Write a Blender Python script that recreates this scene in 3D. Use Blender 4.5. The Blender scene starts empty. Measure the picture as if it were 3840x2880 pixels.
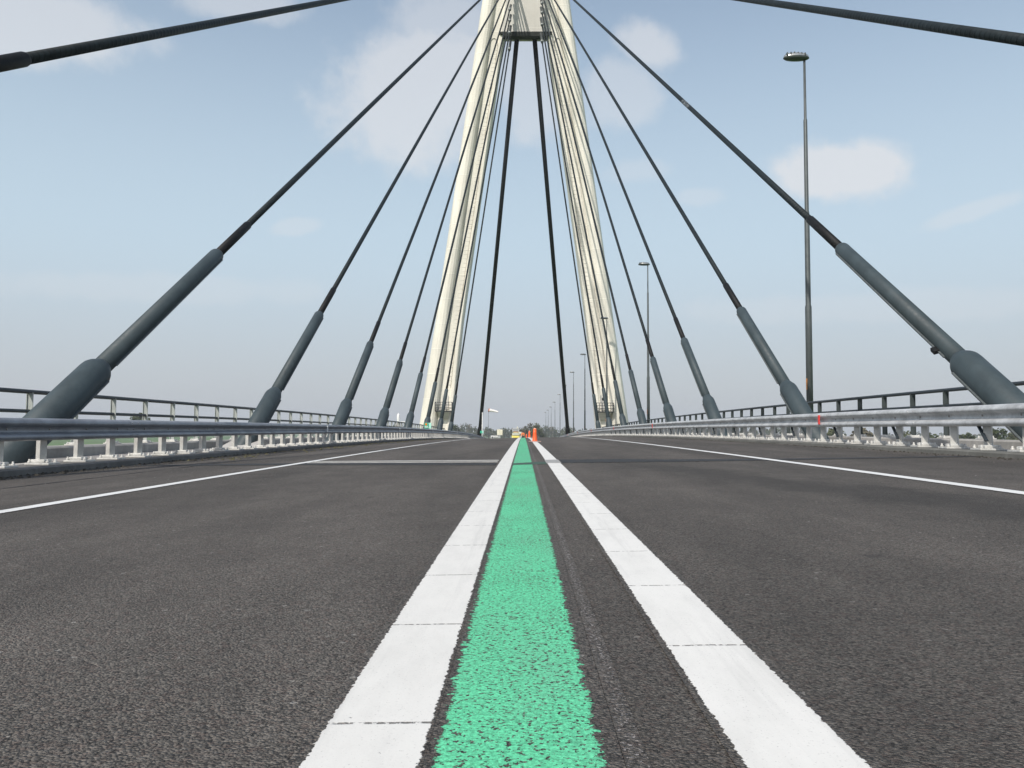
import bpy, bmesh, math, random
from mathutils import Vector, Matrix
random.seed(7)
S = bpy.context.scene
COL = S.collection
PI = math.pi

# ------------------------------------------------------------------ deck geometry
CROSS = 0.0225           # crossfall of the carriageway, falling to the left
def zr(y):               # height of the road axis along the bridge (gentle crest, then a sag)
    if y <= 200: return 0.0093*y - y*y/10000.0
    t = y - 200.0
    if t > 153: t2 = 153.0
    else: t2 = t
    return 0.0093*200 - 4.0 - 0.0307*t2 + t2*t2/10000.0
def road(x, y, dz=0.0): return Vector((x, y, zr(y) + CROSS*x + dz))
GROUND = -9.5
def steps(a, b):
    ys = []; y = a
    while y < b:
        ys.append(y); y += 1.0 if y < 20 else (2.5 if y < 220 else 6.0)
    ys.append(b); return ys

# ------------------------------------------------------------------ mesh helper
class MB:
    def __init__(s): s.v = []; s.f = []; s.uv = []; s.sm = []
    def add(s, vs, fs, uvs=None, smooth=False):
        o = len(s.v); s.v += [Vector(v) for v in vs]
        for i, f in enumerate(fs):
            s.f.append([o+k for k in f]); s.sm.append(smooth)
            s.uv.append(uvs[i] if uvs else [(0, 0)]*len(f))
        return s
    def box(s, c, d, rot=None, bev=0.0):
        x, y, z = d[0]/2, d[1]/2, d[2]/2
        if bev <= 0:
            vs = [Vector((a*x, b*y, e*z)) for a in (-1, 1) for b in (-1, 1) for e in (-1, 1)]
            fs = [(0, 1, 3, 2), (4, 6, 7, 5), (0, 4, 5, 1), (2, 3, 7, 6), (0, 2, 6, 4), (1, 5, 7, 3)]
        else:
            bm = bmesh.new(); bmesh.ops.create_cube(bm, size=1)
            for v in bm.verts: v.co = Vector((v.co.x*d[0], v.co.y*d[1], v.co.z*d[2]))
            bmesh.ops.bevel(bm, geom=list(bm.edges), offset=bev, segments=2, affect='EDGES', profile=0.5)
            bm.verts.index_update(); vs = [v.co.copy() for v in bm.verts]; fs = [[v.index for v in f.verts] for f in bm.faces]; bm.free()
        if rot is not None: vs = [rot @ v for v in vs]
        c = Vector(c); return s.add([c+v for v in vs], fs)
    def rev(s, p0, p1, prof, n=20, smooth=True, caps=True):
        # body of revolution along p0->p1; prof = [(distance, radius)]
        p0 = Vector(p0); a = (Vector(p1)-p0).normalized()
        u = a.orthogonal().normalized() if abs(a.z) > 0.999 else Vector((0, 0, 1)).cross(a).normalized()
        w = a.cross(u)
        vs = []; fs = []; uvs = []
        for d, r in prof:
            for k in range(n):
                t = 2*PI*k/n; vs.append(p0 + a*d + (u*math.cos(t)+w*math.sin(t))*r)
        for i in range(len(prof)-1):
            for k in range(n):
                k2 = (k+1) % n
                fs.append((i*n+k, i*n+k2, (i+1)*n+k2, (i+1)*n+k))
                uvs.append([(k/n, prof[i][0]), ((k+1)/n, prof[i][0]), ((k+1)/n, prof[i+1][0]), (k/n, prof[i+1][0])])
        s.add(vs, fs, uvs, smooth)
        if caps:
            o = len(s.v) - len(vs)
            s.f.append([o+k for k in range(n)][::-1]); s.sm.append(False); s.uv.append([(0, 0)]*n)
            o2 = o + (len(prof)-1)*n
            s.f.append([o2+k for k in range(n)]); s.sm.append(False); s.uv.append([(0, 0)]*n)
        return s
    def tube(s, p0, p1, r, n=12, r1=None):
        L = (Vector(p1)-Vector(p0)).length
        return s.rev(p0, p1, [(0, r), (L, r if r1 is None else r1)], n)
    def sweep(s, prof, ys, closed=True, smooth=False, caps=True, follow=True):
        # prof = [(x, z)] carried along the bridge; z relative to the road axis
        n = len(prof); vs = []; fs = []
        for y in ys:
            zz = zr(y) if follow else 0.0
            for x, z in prof: vs.append((x, y, zz+z))
        m = n if closed else n-1
        for i in range(len(ys)-1):
            for k in range(m):
                k2 = (k+1) % n; fs.append((i*n+k, i*n+k2, (i+1)*n+k2, (i+1)*n+k))
        s.add(vs, fs, None, smooth)
        if closed and caps:
            o = len(s.v)-len(vs)
            s.f.append([o+k for k in range(n)]); s.sm.append(False); s.uv.append([(0, 0)]*n)
            o2 = o+(len(ys)-1)*n
            s.f.append([o2+k for k in range(n)][::-1]); s.sm.append(False); s.uv.append([(0, 0)]*n)
        return s
    def build(s, name, mat, parent=None, origin=None, fix=True):
        # vertices are world coordinates; origin = world position of the object's origin
        if parent is not None:
            org = Vector((0, 0, 0)); q = parent
            while q is not None: org += q.location; q = q.parent
        else: org = Vector(origin) if origin is not None else Vector((0, 0, 0))
        me = bpy.data.meshes.new(name)
        me.from_pydata([v-org for v in s.v], [], s.f)
        uvl = me.uv_layers.new(name='UVMap'); i = 0; flat = []
        for u in s.uv:
            for q in u: flat += [q[0], q[1]]
        uvl.data.foreach_set('uv', flat)
        me.polygons.foreach_set('use_smooth', s.sm)
        if fix:
            bm = bmesh.new(); bm.from_mesh(me); bmesh.ops.recalc_face_normals(bm, faces=list(bm.faces)); bm.to_mesh(me); bm.free()
        for m in (mat if isinstance(mat, (list, tuple)) else [mat]): me.materials.append(m)
        me.update()
        o = bpy.data.objects.new(name, me); COL.objects.link(o)
        if parent is not None: o.parent = parent
        else: o.location = org
        return o
def tag(o, label, cat=None, group=None, kind=None):
    if label: o['label'] = label
    if cat: o['category'] = cat
    if group: o['group'] = group
    if kind: o['kind'] = kind
    return o
def thing(name, loc, label, cat, group=None):
    o = bpy.data.objects.new(name, None); COL.objects.link(o); o.location = Vector(loc); o.empty_display_size = 0.3
    return tag(o, label, cat, group)
def struct(o): o['kind'] = 'structure'; return o
def inst(src, parent, loc):
    o = src.copy(); COL.objects.link(o); o.parent = parent; o.location = loc
    for k in ('label', 'category', 'group'):
        if k in o: del o[k]
    return o

# ------------------------------------------------------------------ materials
def newmat(name):
    m = bpy.data.materials.new(name); m.use_nodes = True
    return m, m.node_tree, m.node_tree.nodes['Principled BSDF']
def N(nt, t, **kw):
    n = nt.nodes.new(t)
    for k, v in kw.items():
        if k in n.inputs: n.inputs[k].default_value = v
        else: setattr(n, k, v)
    return n
def math_(nt, op, a, b=None, c=None, clamp=False):
    n = nt.nodes.new('ShaderNodeMath'); n.operation = op; n.use_clamp = clamp
    for i, q in enumerate((a, b, c)):
        if q is None: continue
        if isinstance(q, (int, float)): n.inputs[i].default_value = q
        else: nt.links.new(q, n.inputs[i])
    return n.outputs[0]
def maprange(nt, v, a, b, c=0.0, d=1.0, smooth=True):
    n = nt.nodes.new('ShaderNodeMapRange'); n.interpolation_type = 'SMOOTHSTEP' if smooth else 'LINEAR'
    nt.links.new(v, n.inputs[0])
    for i, q in enumerate((a, b, c, d)): n.inputs[i+1].default_value = q
    return n.outputs[0]
def mixc(nt, f, a, b):
    n = nt.nodes.new('ShaderNodeMix'); n.data_type = 'RGBA'
    for i, q in ((0, f), (6, a), (7, b)):
        if isinstance(q, (int, float)): n.inputs[i].default_value = q
        elif isinstance(q, tuple): n.inputs[i].default_value = (*q[:3], 1)
        else: nt.links.new(q, n.inputs[i])
    return n.outputs[2]
def pos(nt): return nt.nodes.new('ShaderNodeNewGeometry').outputs['Position']
def scaled(nt, v, s):
    n = nt.nodes.new('ShaderNodeVectorMath'); n.operation = 'MULTIPLY'; nt.links.new(v, n.inputs[0]); n.inputs[1].default_value = s
    return n.outputs[0]
def noise(nt, v, scale, detail=2.0, rough=0.5):
    n = N(nt, 'ShaderNodeTexNoise'); nt.links.new(v, n.inputs['Vector']); n.inputs['Scale'].default_value = scale
    n.inputs['Detail'].default_value = detail; n.inputs['Roughness'].default_value = rough
    return n.outputs['Fac']
def sep(nt, v):
    n = nt.nodes.new('ShaderNodeSeparateXYZ'); nt.links.new(v, n.inputs[0]); return n.outputs
def bump(nt, h, strength, dist, normal=None):
    n = nt.nodes.new('ShaderNodeBump'); n.inputs['Strength'].default_value = strength; n.inputs['Distance'].default_value = dist
    nt.links.new(h, n.inputs['Height'])
    if normal is not None: nt.links.new(normal, n.inputs['Normal'])
    return n.outputs[0]

def plain(name, col, rough=0.6, metal=0.0, var=0.12, scale=3.0, bumps=0.0, bscale=40.0, streak=False, spec=0.5):
    # painted, galvanised or cast surface with uneven wear
    m, nt, b = newmat(name)
    P = pos(nt)
    if streak: P2 = scaled(nt, P, (1, 1, 0.12))
    else: P2 = P
    n1 = noise(nt, P2, scale, 5, 0.65); n2 = noise(nt, P, scale*9, 3, 0.6)
    f = math_(nt, 'ADD', math_(nt, 'MULTIPLY', n1, 0.7), math_(nt, 'MULTIPLY', n2, 0.3))
    f = maprange(nt, f, 0.3, 0.7)
    c = mixc(nt, f, tuple(q*(1-var) for q in col), tuple(min(1, q*(1+var)) for q in col))
    nt.links.new(c, b.inputs['Base Color'])
    nt.links.new(maprange(nt, n2, 0.3, 0.7, max(0, rough-0.08), min(1, rough+0.08)), b.inputs['Roughness'])
    b.inputs['Metallic'].default_value = metal; b.inputs['Specular IOR Level'].default_value = spec
    if bumps > 0: nt.links.new(bump(nt, noise(nt, P, bscale, 4, 0.6), bumps, 0.01), b.inputs['Normal'])
    return m

def asphalt_nodes(nt):
    """worn road surface: crushed stone in bitumen. returns colour, roughness, normal sockets"""
    P = pos(nt); x = sep(nt, P)
    vo = N(nt, 'ShaderNodeTexVoronoi', feature='F1'); nt.links.new(P, vo.inputs['Vector']); vo.inputs['Scale'].default_value = 155
    cell = sep(nt, vo.outputs['Color'])[0]
    vo2 = N(nt, 'ShaderNodeTexVoronoi', feature='F1'); nt.links.new(P, vo2.inputs['Vector']); vo2.inputs['Scale'].default_value = 78
    cell2 = sep(nt, vo2.outputs['Color'])
    fine = noise(nt, P, 160, 3, 0.7)
    big = noise(nt, scaled(nt, P, (0.9, 0.12, 1)), 0.9, 4, 0.55)
    mid = noise(nt, scaled(nt, P, (1, 0.5, 1)), 3.1, 4, 0.6)
    g = math_(nt, 'ADD', math_(nt, 'MULTIPLY', cell, 0.5), math_(nt, 'MULTIPLY', fine, 0.55))
    g = math_(nt, 'POWER', g, 1.5)
    c = mixc(nt, g, (0.024, 0.0215, 0.0192), (0.225, 0.203, 0.178))
    warm = mixc(nt, maprange(nt, cell2[1], 0.55, 1.0, 0.0, 0.35), c, (0.10, 0.066, 0.055))
    pit = noise(nt, P, 100, 3, 0.62)
    pitf = maprange(nt, pit, 0.57, 0.66, 0.0, 0.8)
    c = mixc(nt, pitf, warm, (0.014, 0.013, 0.013))
    speck = maprange(nt, cell2[0], 0.9980, 0.9988, 0.0, 0.4)
    c = mixc(nt, speck, c, (0.42, 0.40, 0.37))
    k = math_(nt, 'MULTIPLY', maprange(nt, big, 0.28, 0.72, 0.80, 1.30), maprange(nt, mid, 0.25, 0.75, 0.90, 1.16))
    mul = nt.nodes.new('ShaderNodeVectorMath'); mul.operation = 'SCALE'; nt.links.new(c, mul.inputs[0]); nt.links.new(k, mul.inputs['Scale'])
    c = mul.outputs[0]
    drip = noise(nt, scaled(nt, P, (1, 0.45, 1)), 7.0, 3, 0.6)
    c = mixc(nt, maprange(nt, drip, 0.68, 0.74, 0.0, 0.35), c, (0.026, 0.025, 0.024))
    # long soft-edged dark band along the right lane
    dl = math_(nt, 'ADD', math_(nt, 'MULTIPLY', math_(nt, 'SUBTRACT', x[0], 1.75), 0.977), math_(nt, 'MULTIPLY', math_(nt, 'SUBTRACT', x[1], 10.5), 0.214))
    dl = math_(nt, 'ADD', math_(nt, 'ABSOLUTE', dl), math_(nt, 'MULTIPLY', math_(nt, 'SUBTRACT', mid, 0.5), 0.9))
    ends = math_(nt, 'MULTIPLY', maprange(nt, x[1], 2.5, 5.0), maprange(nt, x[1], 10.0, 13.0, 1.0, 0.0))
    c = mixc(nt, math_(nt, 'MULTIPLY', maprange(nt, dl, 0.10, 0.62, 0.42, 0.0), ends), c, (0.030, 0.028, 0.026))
    # moss and grit washed against the left kerb
    edge = math_(nt, 'ADD', math_(nt, 'MULTIPLY', x[0], -1.0), math_(nt, 'MULTIPLY', noise(nt, scaled(nt, P, (1, 0.4, 1)), 2.2, 5, 0.7), 1.5))
    e = maprange(nt, edge, 6.75, 7.7, 0.0, 0.75)
    c = mixc(nt, e, c, (0.040, 0.036, 0.026))
    h = math_(nt, 'SUBTRACT', math_(nt, 'ADD', math_(nt, 'MULTIPLY', vo.outputs['Distance'], -60.0*0.55/35), math_(nt, 'MULTIPLY', fine, 0.5)), math_(nt, 'MULTIPLY', pitf, 0.9))
    nrm = bump(nt, h, 1.0, 0.008)
    return c, nrm, P
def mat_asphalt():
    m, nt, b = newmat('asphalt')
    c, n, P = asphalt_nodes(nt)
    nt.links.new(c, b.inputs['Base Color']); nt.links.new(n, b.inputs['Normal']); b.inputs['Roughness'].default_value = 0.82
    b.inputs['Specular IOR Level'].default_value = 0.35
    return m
def mat_marking(name, col, x0, x1, kind='white', joint0=None, joint=0.762):
    """painted stripe x0..x1 laid on the asphalt; ragged edges and holes show the road"""
    m, nt, b = newmat(name)
    c, n, P = asphalt_nodes(nt); x = sep(nt, P)
    dist = math_(nt, 'SUBTRACT', (x1-x0)/2, math_(nt, 'ABSOLUTE', math_(nt, 'SUBTRACT', x[0], (x0+x1)/2)))
    if kind == 'green':
        rag = math_(nt, 'MULTIPLY', math_(nt, 'SUBTRACT', noise(nt, P, 42, 4, 0.7), 0.42), 0.075)
        edge = maprange(nt, math_(nt, 'SUBTRACT', dist, rag), -0.001, 0.002)
        a1 = noise(nt, P, 104, 3, 0.62); a2 = noise(nt, P, 1.6, 2, 0.5)
        hole = maprange(nt, math_(nt, 'ADD', a1, math_(nt, 'MULTIPLY', a2, 0.14)), 0.640, 0.668)
        mask = math_(nt, 'MULTIPLY', edge, math_(nt, 'SUBTRACT', 1.0, hole))
        tone = noise(nt, P, 130, 4, 0.7)
        pc = mixc(nt, maprange(nt, tone, 0.3, 0.7), tuple(q*0.55 for q in col), tuple(min(1, q*1.2) for q in col))
        pc = mixc(nt, maprange(nt, noise(nt, scaled(nt, P, (1, .3, 1)), 2.5, 5, 0.65), 0.45, 0.72, 0.0, 0.42), pc, (0.17, 0.40, 0.27))
        h = math_(nt, 'ADD', math_(nt, 'MULTIPLY', mask, 0.8), math_(nt, 'MULTIPLY', noise(nt, P, 75, 4, 0.6), 0.9))
        pn = bump(nt, h, 0.8, 0.006)
    elif kind == 'scuff':
        a1 = noise(nt, P, 120, 3, 0.7)
        mask = maprange(nt, math_(nt, 'ADD', a1, math_(nt, 'MULTIPLY', dist, 3.4)), 0.60, 0.68, 0.0, 0.75)
        pc = mixc(nt, a1, tuple(q*0.9 for q in col), col); pn = n
    else:
        rag = math_(nt, 'MULTIPLY', math_(nt, 'SUBTRACT', noise(nt, P, 55, 3, 0.65), 0.30), 0.022)
        mask = maprange(nt, math_(nt, 'SUBTRACT', dist, rag), -0.0006, 0.0012)
        dirt = noise(nt, scaled(nt, P, (1, .35, 1)), 9, 5, 0.7); grit = noise(nt, P, 190, 2, 0.6)
        pc = mixc(nt, maprange(nt, dirt, 0.35, 0.8, 0.0, 0.55), col, tuple(q*0.80 for q in col))
        pc = mixc(nt, maprange(nt, grit, 0.62, 0.74, 0.0, 0.6), pc, (0.36, 0.35, 0.33))
        tyre = noise(nt, scaled(nt, P, (2.4, 0.10, 1)), 8, 5, 0.65)
        pc = mixc(nt, maprange(nt, tyre, 0.52, 0.74, 0.0, 0.26), pc, (0.40, 0.395, 0.38))
        chip = noise(nt, P, 26, 5, 0.72)
        mask = math_(nt, 'MULTIPLY', mask, math_(nt, 'SUBTRACT', 1.0, maprange(nt, chip, 0.70, 0.74, 0.0, 0.9)))
        if joint0 is not None:
            j = math_(nt, 'ADD', math_(nt, 'SUBTRACT', x[1], joint0), math_(nt, 'MULTIPLY', math_(nt, 'SUBTRACT', noise(nt, P, 16, 3, 0.6), 0.5), 0.012))
            j = math_(nt, 'ABSOLUTE', math_(nt, 'SUBTRACT', math_(nt, 'FRACT', math_(nt, 'ADD', math_(nt, 'DIVIDE', j, joint), 0.5)), 0.5))
            j = math_(nt, 'MULTIPLY', j, joint)
            brk = maprange(nt, noise(nt, scaled(nt, P, (1, .5, 1)), 60, 4, 0.7), 0.42, 0.52)
            jm = math_(nt, 'MULTIPLY', maprange(nt, j, 0.002, 0.007, 1.0, 0.0), brk)
            mask = math_(nt, 'MULTIPLY', mask, math_(nt, 'SUBTRACT', 1.0, math_(nt, 'MULTIPLY', jm, 0.85)))
        pn = bump(nt, math_(nt, 'ADD', math_(nt, 'MULTIPLY', mask, 1.0), math_(nt, 'MULTIPLY', noise(nt, P, 90, 3, 0.6), 0.16)), 0.6, 0.004)
    nt.links.new(mixc(nt, mask, c, pc), b.inputs['Base Color'])
    mx = nt.nodes.new('ShaderNodeMix'); mx.data_type = 'VECTOR'
    nt.links.new(mask, mx.inputs[0]); nt.links.new(n, mx.inputs[4]); nt.links.new(pn, mx.inputs[5])
    nt.links.new(mx.outputs[1], b.inputs['Normal'])
    b.inputs['Roughness'].default_value = 0.72; b.inputs['Specular IOR Level'].default_value = 0.35
    return m
def mat_concrete(name, col, joint=None, rough=0.8, streak=0.25, axis=2):
    m, nt, b = newmat(name); P = pos(nt); x = sep(nt, P)
    n1 = noise(nt, scaled(nt, P, (1, 1, 0.10)), 1.1, 6, 0.65); n2 = noise(nt, P, 7, 5, 0.65); n3 = noise(nt, P, 0.35, 3, 0.5)
    f = math_(nt, 'ADD', math_(nt, 'ADD', math_(nt, 'MULTIPLY', n1, 0.45), math_(nt, 'MULTIPLY', n2, 0.25)), math_(nt, 'MULTIPLY', n3, 0.3))
    c = mixc(nt, maprange(nt, f, 0.32, 0.68), tuple(q*(1-streak) for q in col), tuple(min(1, q*1.08) for q in col))
    if joint:
        fr = math_(nt, 'FRACT', math_(nt, 'DIVIDE', x[axis], joint))
        band = math_(nt, 'MULTIPLY', math_(nt, 'ABSOLUTE', math_(nt, 'SUBTRACT', fr, 0.5)), joint)
        c = mixc(nt, maprange(nt, band, 0.03, 0.06, 0.38, 0.0), c, tuple(min(1, q*1.25) for q in col))
        sh = math_(nt, 'MULTIPLY', math_(nt, 'ABSOLUTE', math_(nt, 'SUBTRACT', fr, 0.47)), joint)
        c = mixc(nt, maprange(nt, sh, 0.015, 0.03, 0.30, 0.0), c, tuple(q*0.5 for q in col))
    nt.links.new(c, b.inputs['Base Color']); b.inputs['Roughness'].default_value = rough; b.inputs['Specular IOR Level'].default_value = 0.3
    nt.links.new(bump(nt, n2, 0.25, 0.02), b.inputs['Normal'])
    return m
def mat_cable(name, col):
    m, nt, b = newmat(name)
    uv = nt.nodes.new('ShaderNodeUVMap').outputs[0]; u = sep(nt, uv); P = pos(nt)
    ph = math_(nt, 'FRACT', math_(nt, 'ADD', math_(nt, 'MULTIPLY', u[1], 1/0.155), u[0]))
    rib = maprange(nt, math_(nt, 'ABSOLUTE', math_(nt, 'SUBTRACT', ph, 0.5)), 0.30, 0.46)
    n1 = noise(nt, P, 5, 4, 0.6)
    c = mixc(nt, maprange(nt, n1, 0.3, 0.7), tuple(q*0.75 for q in col), tuple(q*1.25 for q in col))
    c = mixc(nt, math_(nt, 'MULTIPLY', rib, 0.55), c, tuple(q*0.45 for q in col))
    nt.links.new(c, b.inputs['Base Color']); b.inputs['Roughness'].default_value = 0.6; b.inputs['Specular IOR Level'].default_value = 0.22
    nt.links.new(bump(nt, rib, 0.6, 0.012), b.inputs['Normal'])
    return m
def mat_leaf(name, c0, c1, scale=0.4):
    m, nt, b = newmat(name); P = pos(nt)
    f = maprange(nt, noise(nt, P, scale, 3, 0.6), 0.35, 0.65)
    c = mixc(nt, f, c0, c1)
    c = mixc(nt, maprange(nt, noise(nt, P, 3.0, 2, 0.5), 0.4, 0.8, 0.0, 0.5), c, (0.13, 0.12, 0.06))
    nt.links.new(c, b.inputs['Base Color']); b.inputs['Roughness'].default_value = 0.75; b.inputs['Specular IOR Level'].default_value = 0.2
    return m
def mat_ground():
    m, nt, b = newmat('fields'); P = pos(nt); x = sep(nt, P)
    n1 = noise(nt, P, 0.004, 4, 0.55); n2 = noise(nt, P, 0.05, 5, 0.65); n3 = noise(nt, scaled(nt, P, (0.12, 0.9, 1)), 0.02, 3, 0.5)
    c = mixc(nt, maprange(nt, n1, 0.40, 0.60), (0.055, 0.135, 0.022), (0.10, 0.17, 0.04))
    c = mixc(nt, maprange(nt, n2, 0.3, 0.8, 0.0, 0.5), c, (0.035, 0.085, 0.018))
    c = mixc(nt, maprange(nt, n3, 0.60, 0.66, 0.0, 0.8), c, (0.10, 0.11, 0.06))
    nt.links.new(c, b.inputs['Base Color']); b.inputs['Roughness'].default_value = 0.9
    return m
M = {}
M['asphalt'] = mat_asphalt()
M['white_l'] = mat_marking('thermoplastic_white', (0.715, 0.70, 0.66), -0.365, -0.163, joint0=1.564)
M['white_r'] = mat_marking('thermoplastic_white_worn', (0.74, 0.725, 0.685), 0.352, 0.553, joint0=2.07)
M['white_el'] = mat_marking('edge_paint', (0.72, 0.72, 0.70), -3.80, -3.65)
M['white_er'] = mat_marking('edge_paint_clean', (0.74, 0.74, 0.72), 3.545, 3.695)
M['green'] = mat_marking('green_road_paint', (0.130, 0.64, 0.345), -0.149, 0.138, kind='green')
M['scuff'] = mat_marking('scuffed_paint', (0.42, 0.39, 0.38), 0.168, 0.206, kind='scuff')
M['bitumen'] = plain('bitumen', (0.020, 0.019, 0.019), 0.7, 0, 0.35, 6, 0.4, 60)
M['bitumen_thin'] = plain('bitumen_smear', (0.035, 0.075, 0.052), 0.7, 0, 0.4, 9)
M['dirty_paint'] = plain('dirty_paint', (0.33, 0.325, 0.31), 0.7, 0, 0.25, 9)
M['steel_strip'] = plain('worn_steel', (0.40, 0.395, 0.38), 0.55, 0.15, 0.2, 8)
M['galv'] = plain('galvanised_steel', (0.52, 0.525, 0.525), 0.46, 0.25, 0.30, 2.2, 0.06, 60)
M['galv_shaded'] = plain('shaded_galvanised_steel', (0.25, 0.262, 0.29), 0.42, 0.3, 0.28, 2.2, 0.05, 60)  # darker copy of the galvanised steel, left rail's shade put into colour
M['post'] = plain('pale_galvanised_posts', (0.50, 0.49, 0.46), 0.6, 0.1, 0.18, 7)
M['plate'] = plain('base_plate_zinc', (0.55, 0.54, 0.51), 0.6, 0.1, 0.25, 9)
M['bolt'] = plain('rusty_bolt', (0.30, 0.28, 0.26), 0.6, 0.3, 0.3, 20)
M['rail_paint'] = plain('dark_rail_paint', (0.022, 0.030, 0.036), 0.5, 0, 0.25, 5)
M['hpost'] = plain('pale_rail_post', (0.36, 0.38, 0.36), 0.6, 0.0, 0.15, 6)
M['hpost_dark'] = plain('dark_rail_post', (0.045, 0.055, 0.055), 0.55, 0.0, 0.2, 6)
M['sheath'] = plain('grey_green_sheath_paint', (0.047, 0.064, 0.071), 0.55, 0, 0.24, 1.6, 0.08, 30, True, 0.35)
M['seam'] = plain('sheath_flange', (0.085, 0.098, 0.10), 0.5, 0, 0.3, 14)
M['cable'] = mat_cable('spiral_cable_sleeve', (0.017, 0.024, 0.027))
m_, nt_, b_ = newmat('scratched_sleeve'); P_ = pos(nt_)
nt_.links.new(mixc(nt_, maprange(nt_, noise(nt_, P_, 16, 5, 0.75), 0.52, 0.60), (0.018, 0.025, 0.028), (0.42, 0.43, 0.42)), b_.inputs['Base Color']); M['scuff_cable'] = m_
M['rubber'] = plain('black_neoprene', (0.009, 0.0095, 0.010), 0.6, 0, 0.3, 5, spec=0.25)
M['black_stay'] = plain('black_stay_pipe', (0.006, 0.007, 0.009), 0.5, 0, 0.2, 3)
M['socket'] = plain('cast_socket_steel', (0.085, 0.095, 0.095), 0.45, 0.4, 0.25, 4)
M['socket_ring'] = plain('bright_socket_ring', (0.30, 0.32, 0.31), 0.4, 0.5, 0.2, 6)
M['pylon'] = mat_concrete('cream_painted_concrete', (0.81, 0.77, 0.675), joint=3.2, streak=0.20)
M['head'] = mat_concrete('pale_painted_panel', (0.60, 0.575, 0.525), joint=5.6, streak=0.10)
M['beam'] = plain('dark_green_beam', (0.012, 0.016, 0.011), 0.7, 0, 0.3, 2)
M['ladder'] = plain('ladder_steel', (0.46, 0.44, 0.40), 0.6, 0.2, 0.2, 4)
M['platform'] = plain('platform_steel', (0.05, 0.054, 0.058), 0.6, 0.2, 0.2, 4)
M['dark'] = plain('dark_opening', (0.01, 0.01, 0.011), 0.8, 0, 0.2, 3)
M['kerb'] = mat_concrete('kerb_concrete', (0.20, 0.19, 0.175), joint=1.0, streak=0.45, axis=1)
M['kerb_r'] = mat_concrete('kerb_concrete_mossy', (0.175, 0.172, 0.155), joint=1.0, streak=0.4, axis=1)
M['edge_beam'] = mat_concrete('edge_beam_concrete', (0.42, 0.40, 0.37), joint=6.0, streak=0.4, axis=1)
M['walk'] = mat_concrete('walkway_concrete', (0.36, 0.335, 0.31), streak=0.35)
M['plinth'] = mat_concrete('plinth_concrete', (0.50, 0.475, 0.44), streak=0.25)
M['deck'] = mat_concrete('deck_concrete', (0.35, 0.33, 0.30), streak=0.35)
M['lamp_pole'] = plain('lamp_pole_grey', (0.085, 0.097, 0.098), 0.5, 0.2, 0.15, 3)
M['lamp_head'] = plain('lamp_housing', (0.40, 0.41, 0.40), 0.3, 0.55, 0.2, 6)
M['lamp_under'] = plain('lamp_bowl_rim', (0.06, 0.075, 0.065), 0.35, 0, 0.2, 6)
M['orange'] = plain('cone_orange', (0.87, 0.115, 0.022), 0.45, 0, 0.10, 7)
M['orange_tag'] = plain('orange_sticker', (0.62, 0.24, 0.04), 0.5, 0, 0.2, 20)
M['cone_band'] = plain('faded_cone_tip', (0.88, 0.36, 0.24), 0.45, 0, 0.12, 9)
M['cone_base'] = plain('grubby_cone_base', (0.55, 0.38, 0.34), 0.7, 0, 0.25, 12)
M['white_paint'] = plain('white_vehicle_paint', (0.78, 0.78, 0.765), 0.3, 0, 0.06, 3)
M['yellow_paint'] = plain('yellow_vehicle_paint', (0.80, 0.66, 0.13), 0.35, 0, 0.08, 3)
M['screen'] = plain('windscreen_painted_reflection', (0.42, 0.43, 0.35), 0.12, 0, 0.1, 2)  # pale base colour stands in for sky reflected in the glass
M['glass'] = plain('dark_windscreen', (0.02, 0.023, 0.026), 0.08, 0, 0.1, 2)
M['tyre'] = plain('tyre_rubber', (0.015, 0.015, 0.015), 0.8, 0, 0.3, 12)
M['chrome'] = plain('light_unit', (0.7, 0.7, 0.68), 0.2, 0.2, 0.1, 4)
M['red'] = plain('red_reflector', (0.80, 0.055, 0.045), 0.4, 0, 0.12, 12)
M['white_refl'] = plain('white_reflector', (0.82, 0.82, 0.80), 0.4, 0, 0.08, 12)
M['amber'] = plain('amber_lens', (0.75, 0.20, 0.02), 0.25, 0, 0.1, 9)
M['sign_green'] = plain('green_sign_face', (0.05, 0.45, 0.27), 0.4, 0, 0.1, 9)
M['sign_pale'] = plain('pale_green_sign_face', (0.40, 0.74, 0.62), 0.4, 0, 0.1, 9)
M['sign_cream'] = plain('cream_sign_face', (0.78, 0.75, 0.60), 0.5, 0, 0.06, 6)
M['sign_mark'] = plain('faded_sign_marks', (0.58, 0.54, 0.36), 0.5, 0, 0.15, 9)
M['panel_grey'] = plain('grey_message_panel', (0.33, 0.35, 0.37), 0.4, 0, 0.15, 6)
M['skin'] = plain('skin', (0.55, 0.33, 0.24), 0.6, 0, 0.1, 9)
M['hair'] = plain('brown_hair', (0.05, 0.03, 0.02), 0.7, 0, 0.2, 30)
M['navy'] = plain('dark_trousers', (0.012, 0.014, 0.022), 0.8, 0, 0.2, 14)
M['hivis'] = plain('orange_hivis_cloth', (0.90, 0.26, 0.09), 0.7, 0, 0.10, 10)
M['sock'] = plain('windsock_white', (0.80, 0.76, 0.73), 0.8, 0, 0.1, 3)
M['sock_red'] = plain('windsock_red', (0.62, 0.16, 0.07), 0.8, 0, 0.1, 3)
M['bark'] = plain('bark', (0.07, 0.055, 0.04), 0.9, 0, 0.3, 3)
M['leaf_a'] = mat_leaf('foliage_dark', (0.022, 0.040, 0.014), (0.070, 0.090, 0.032))
M['leaf_b'] = mat_leaf('foliage_spring', (0.065, 0.080, 0.035), (0.125, 0.135, 0.065))
M['leaf_c'] = mat_leaf('foliage_brownish', (0.080, 0.070, 0.045), (0.150, 0.130, 0.085))
M['ground'] = mat_ground()
M['litter'] = plain('leaf_litter', (0.035, 0.030, 0.022), 0.9, 0, 0.5, 12)
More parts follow.
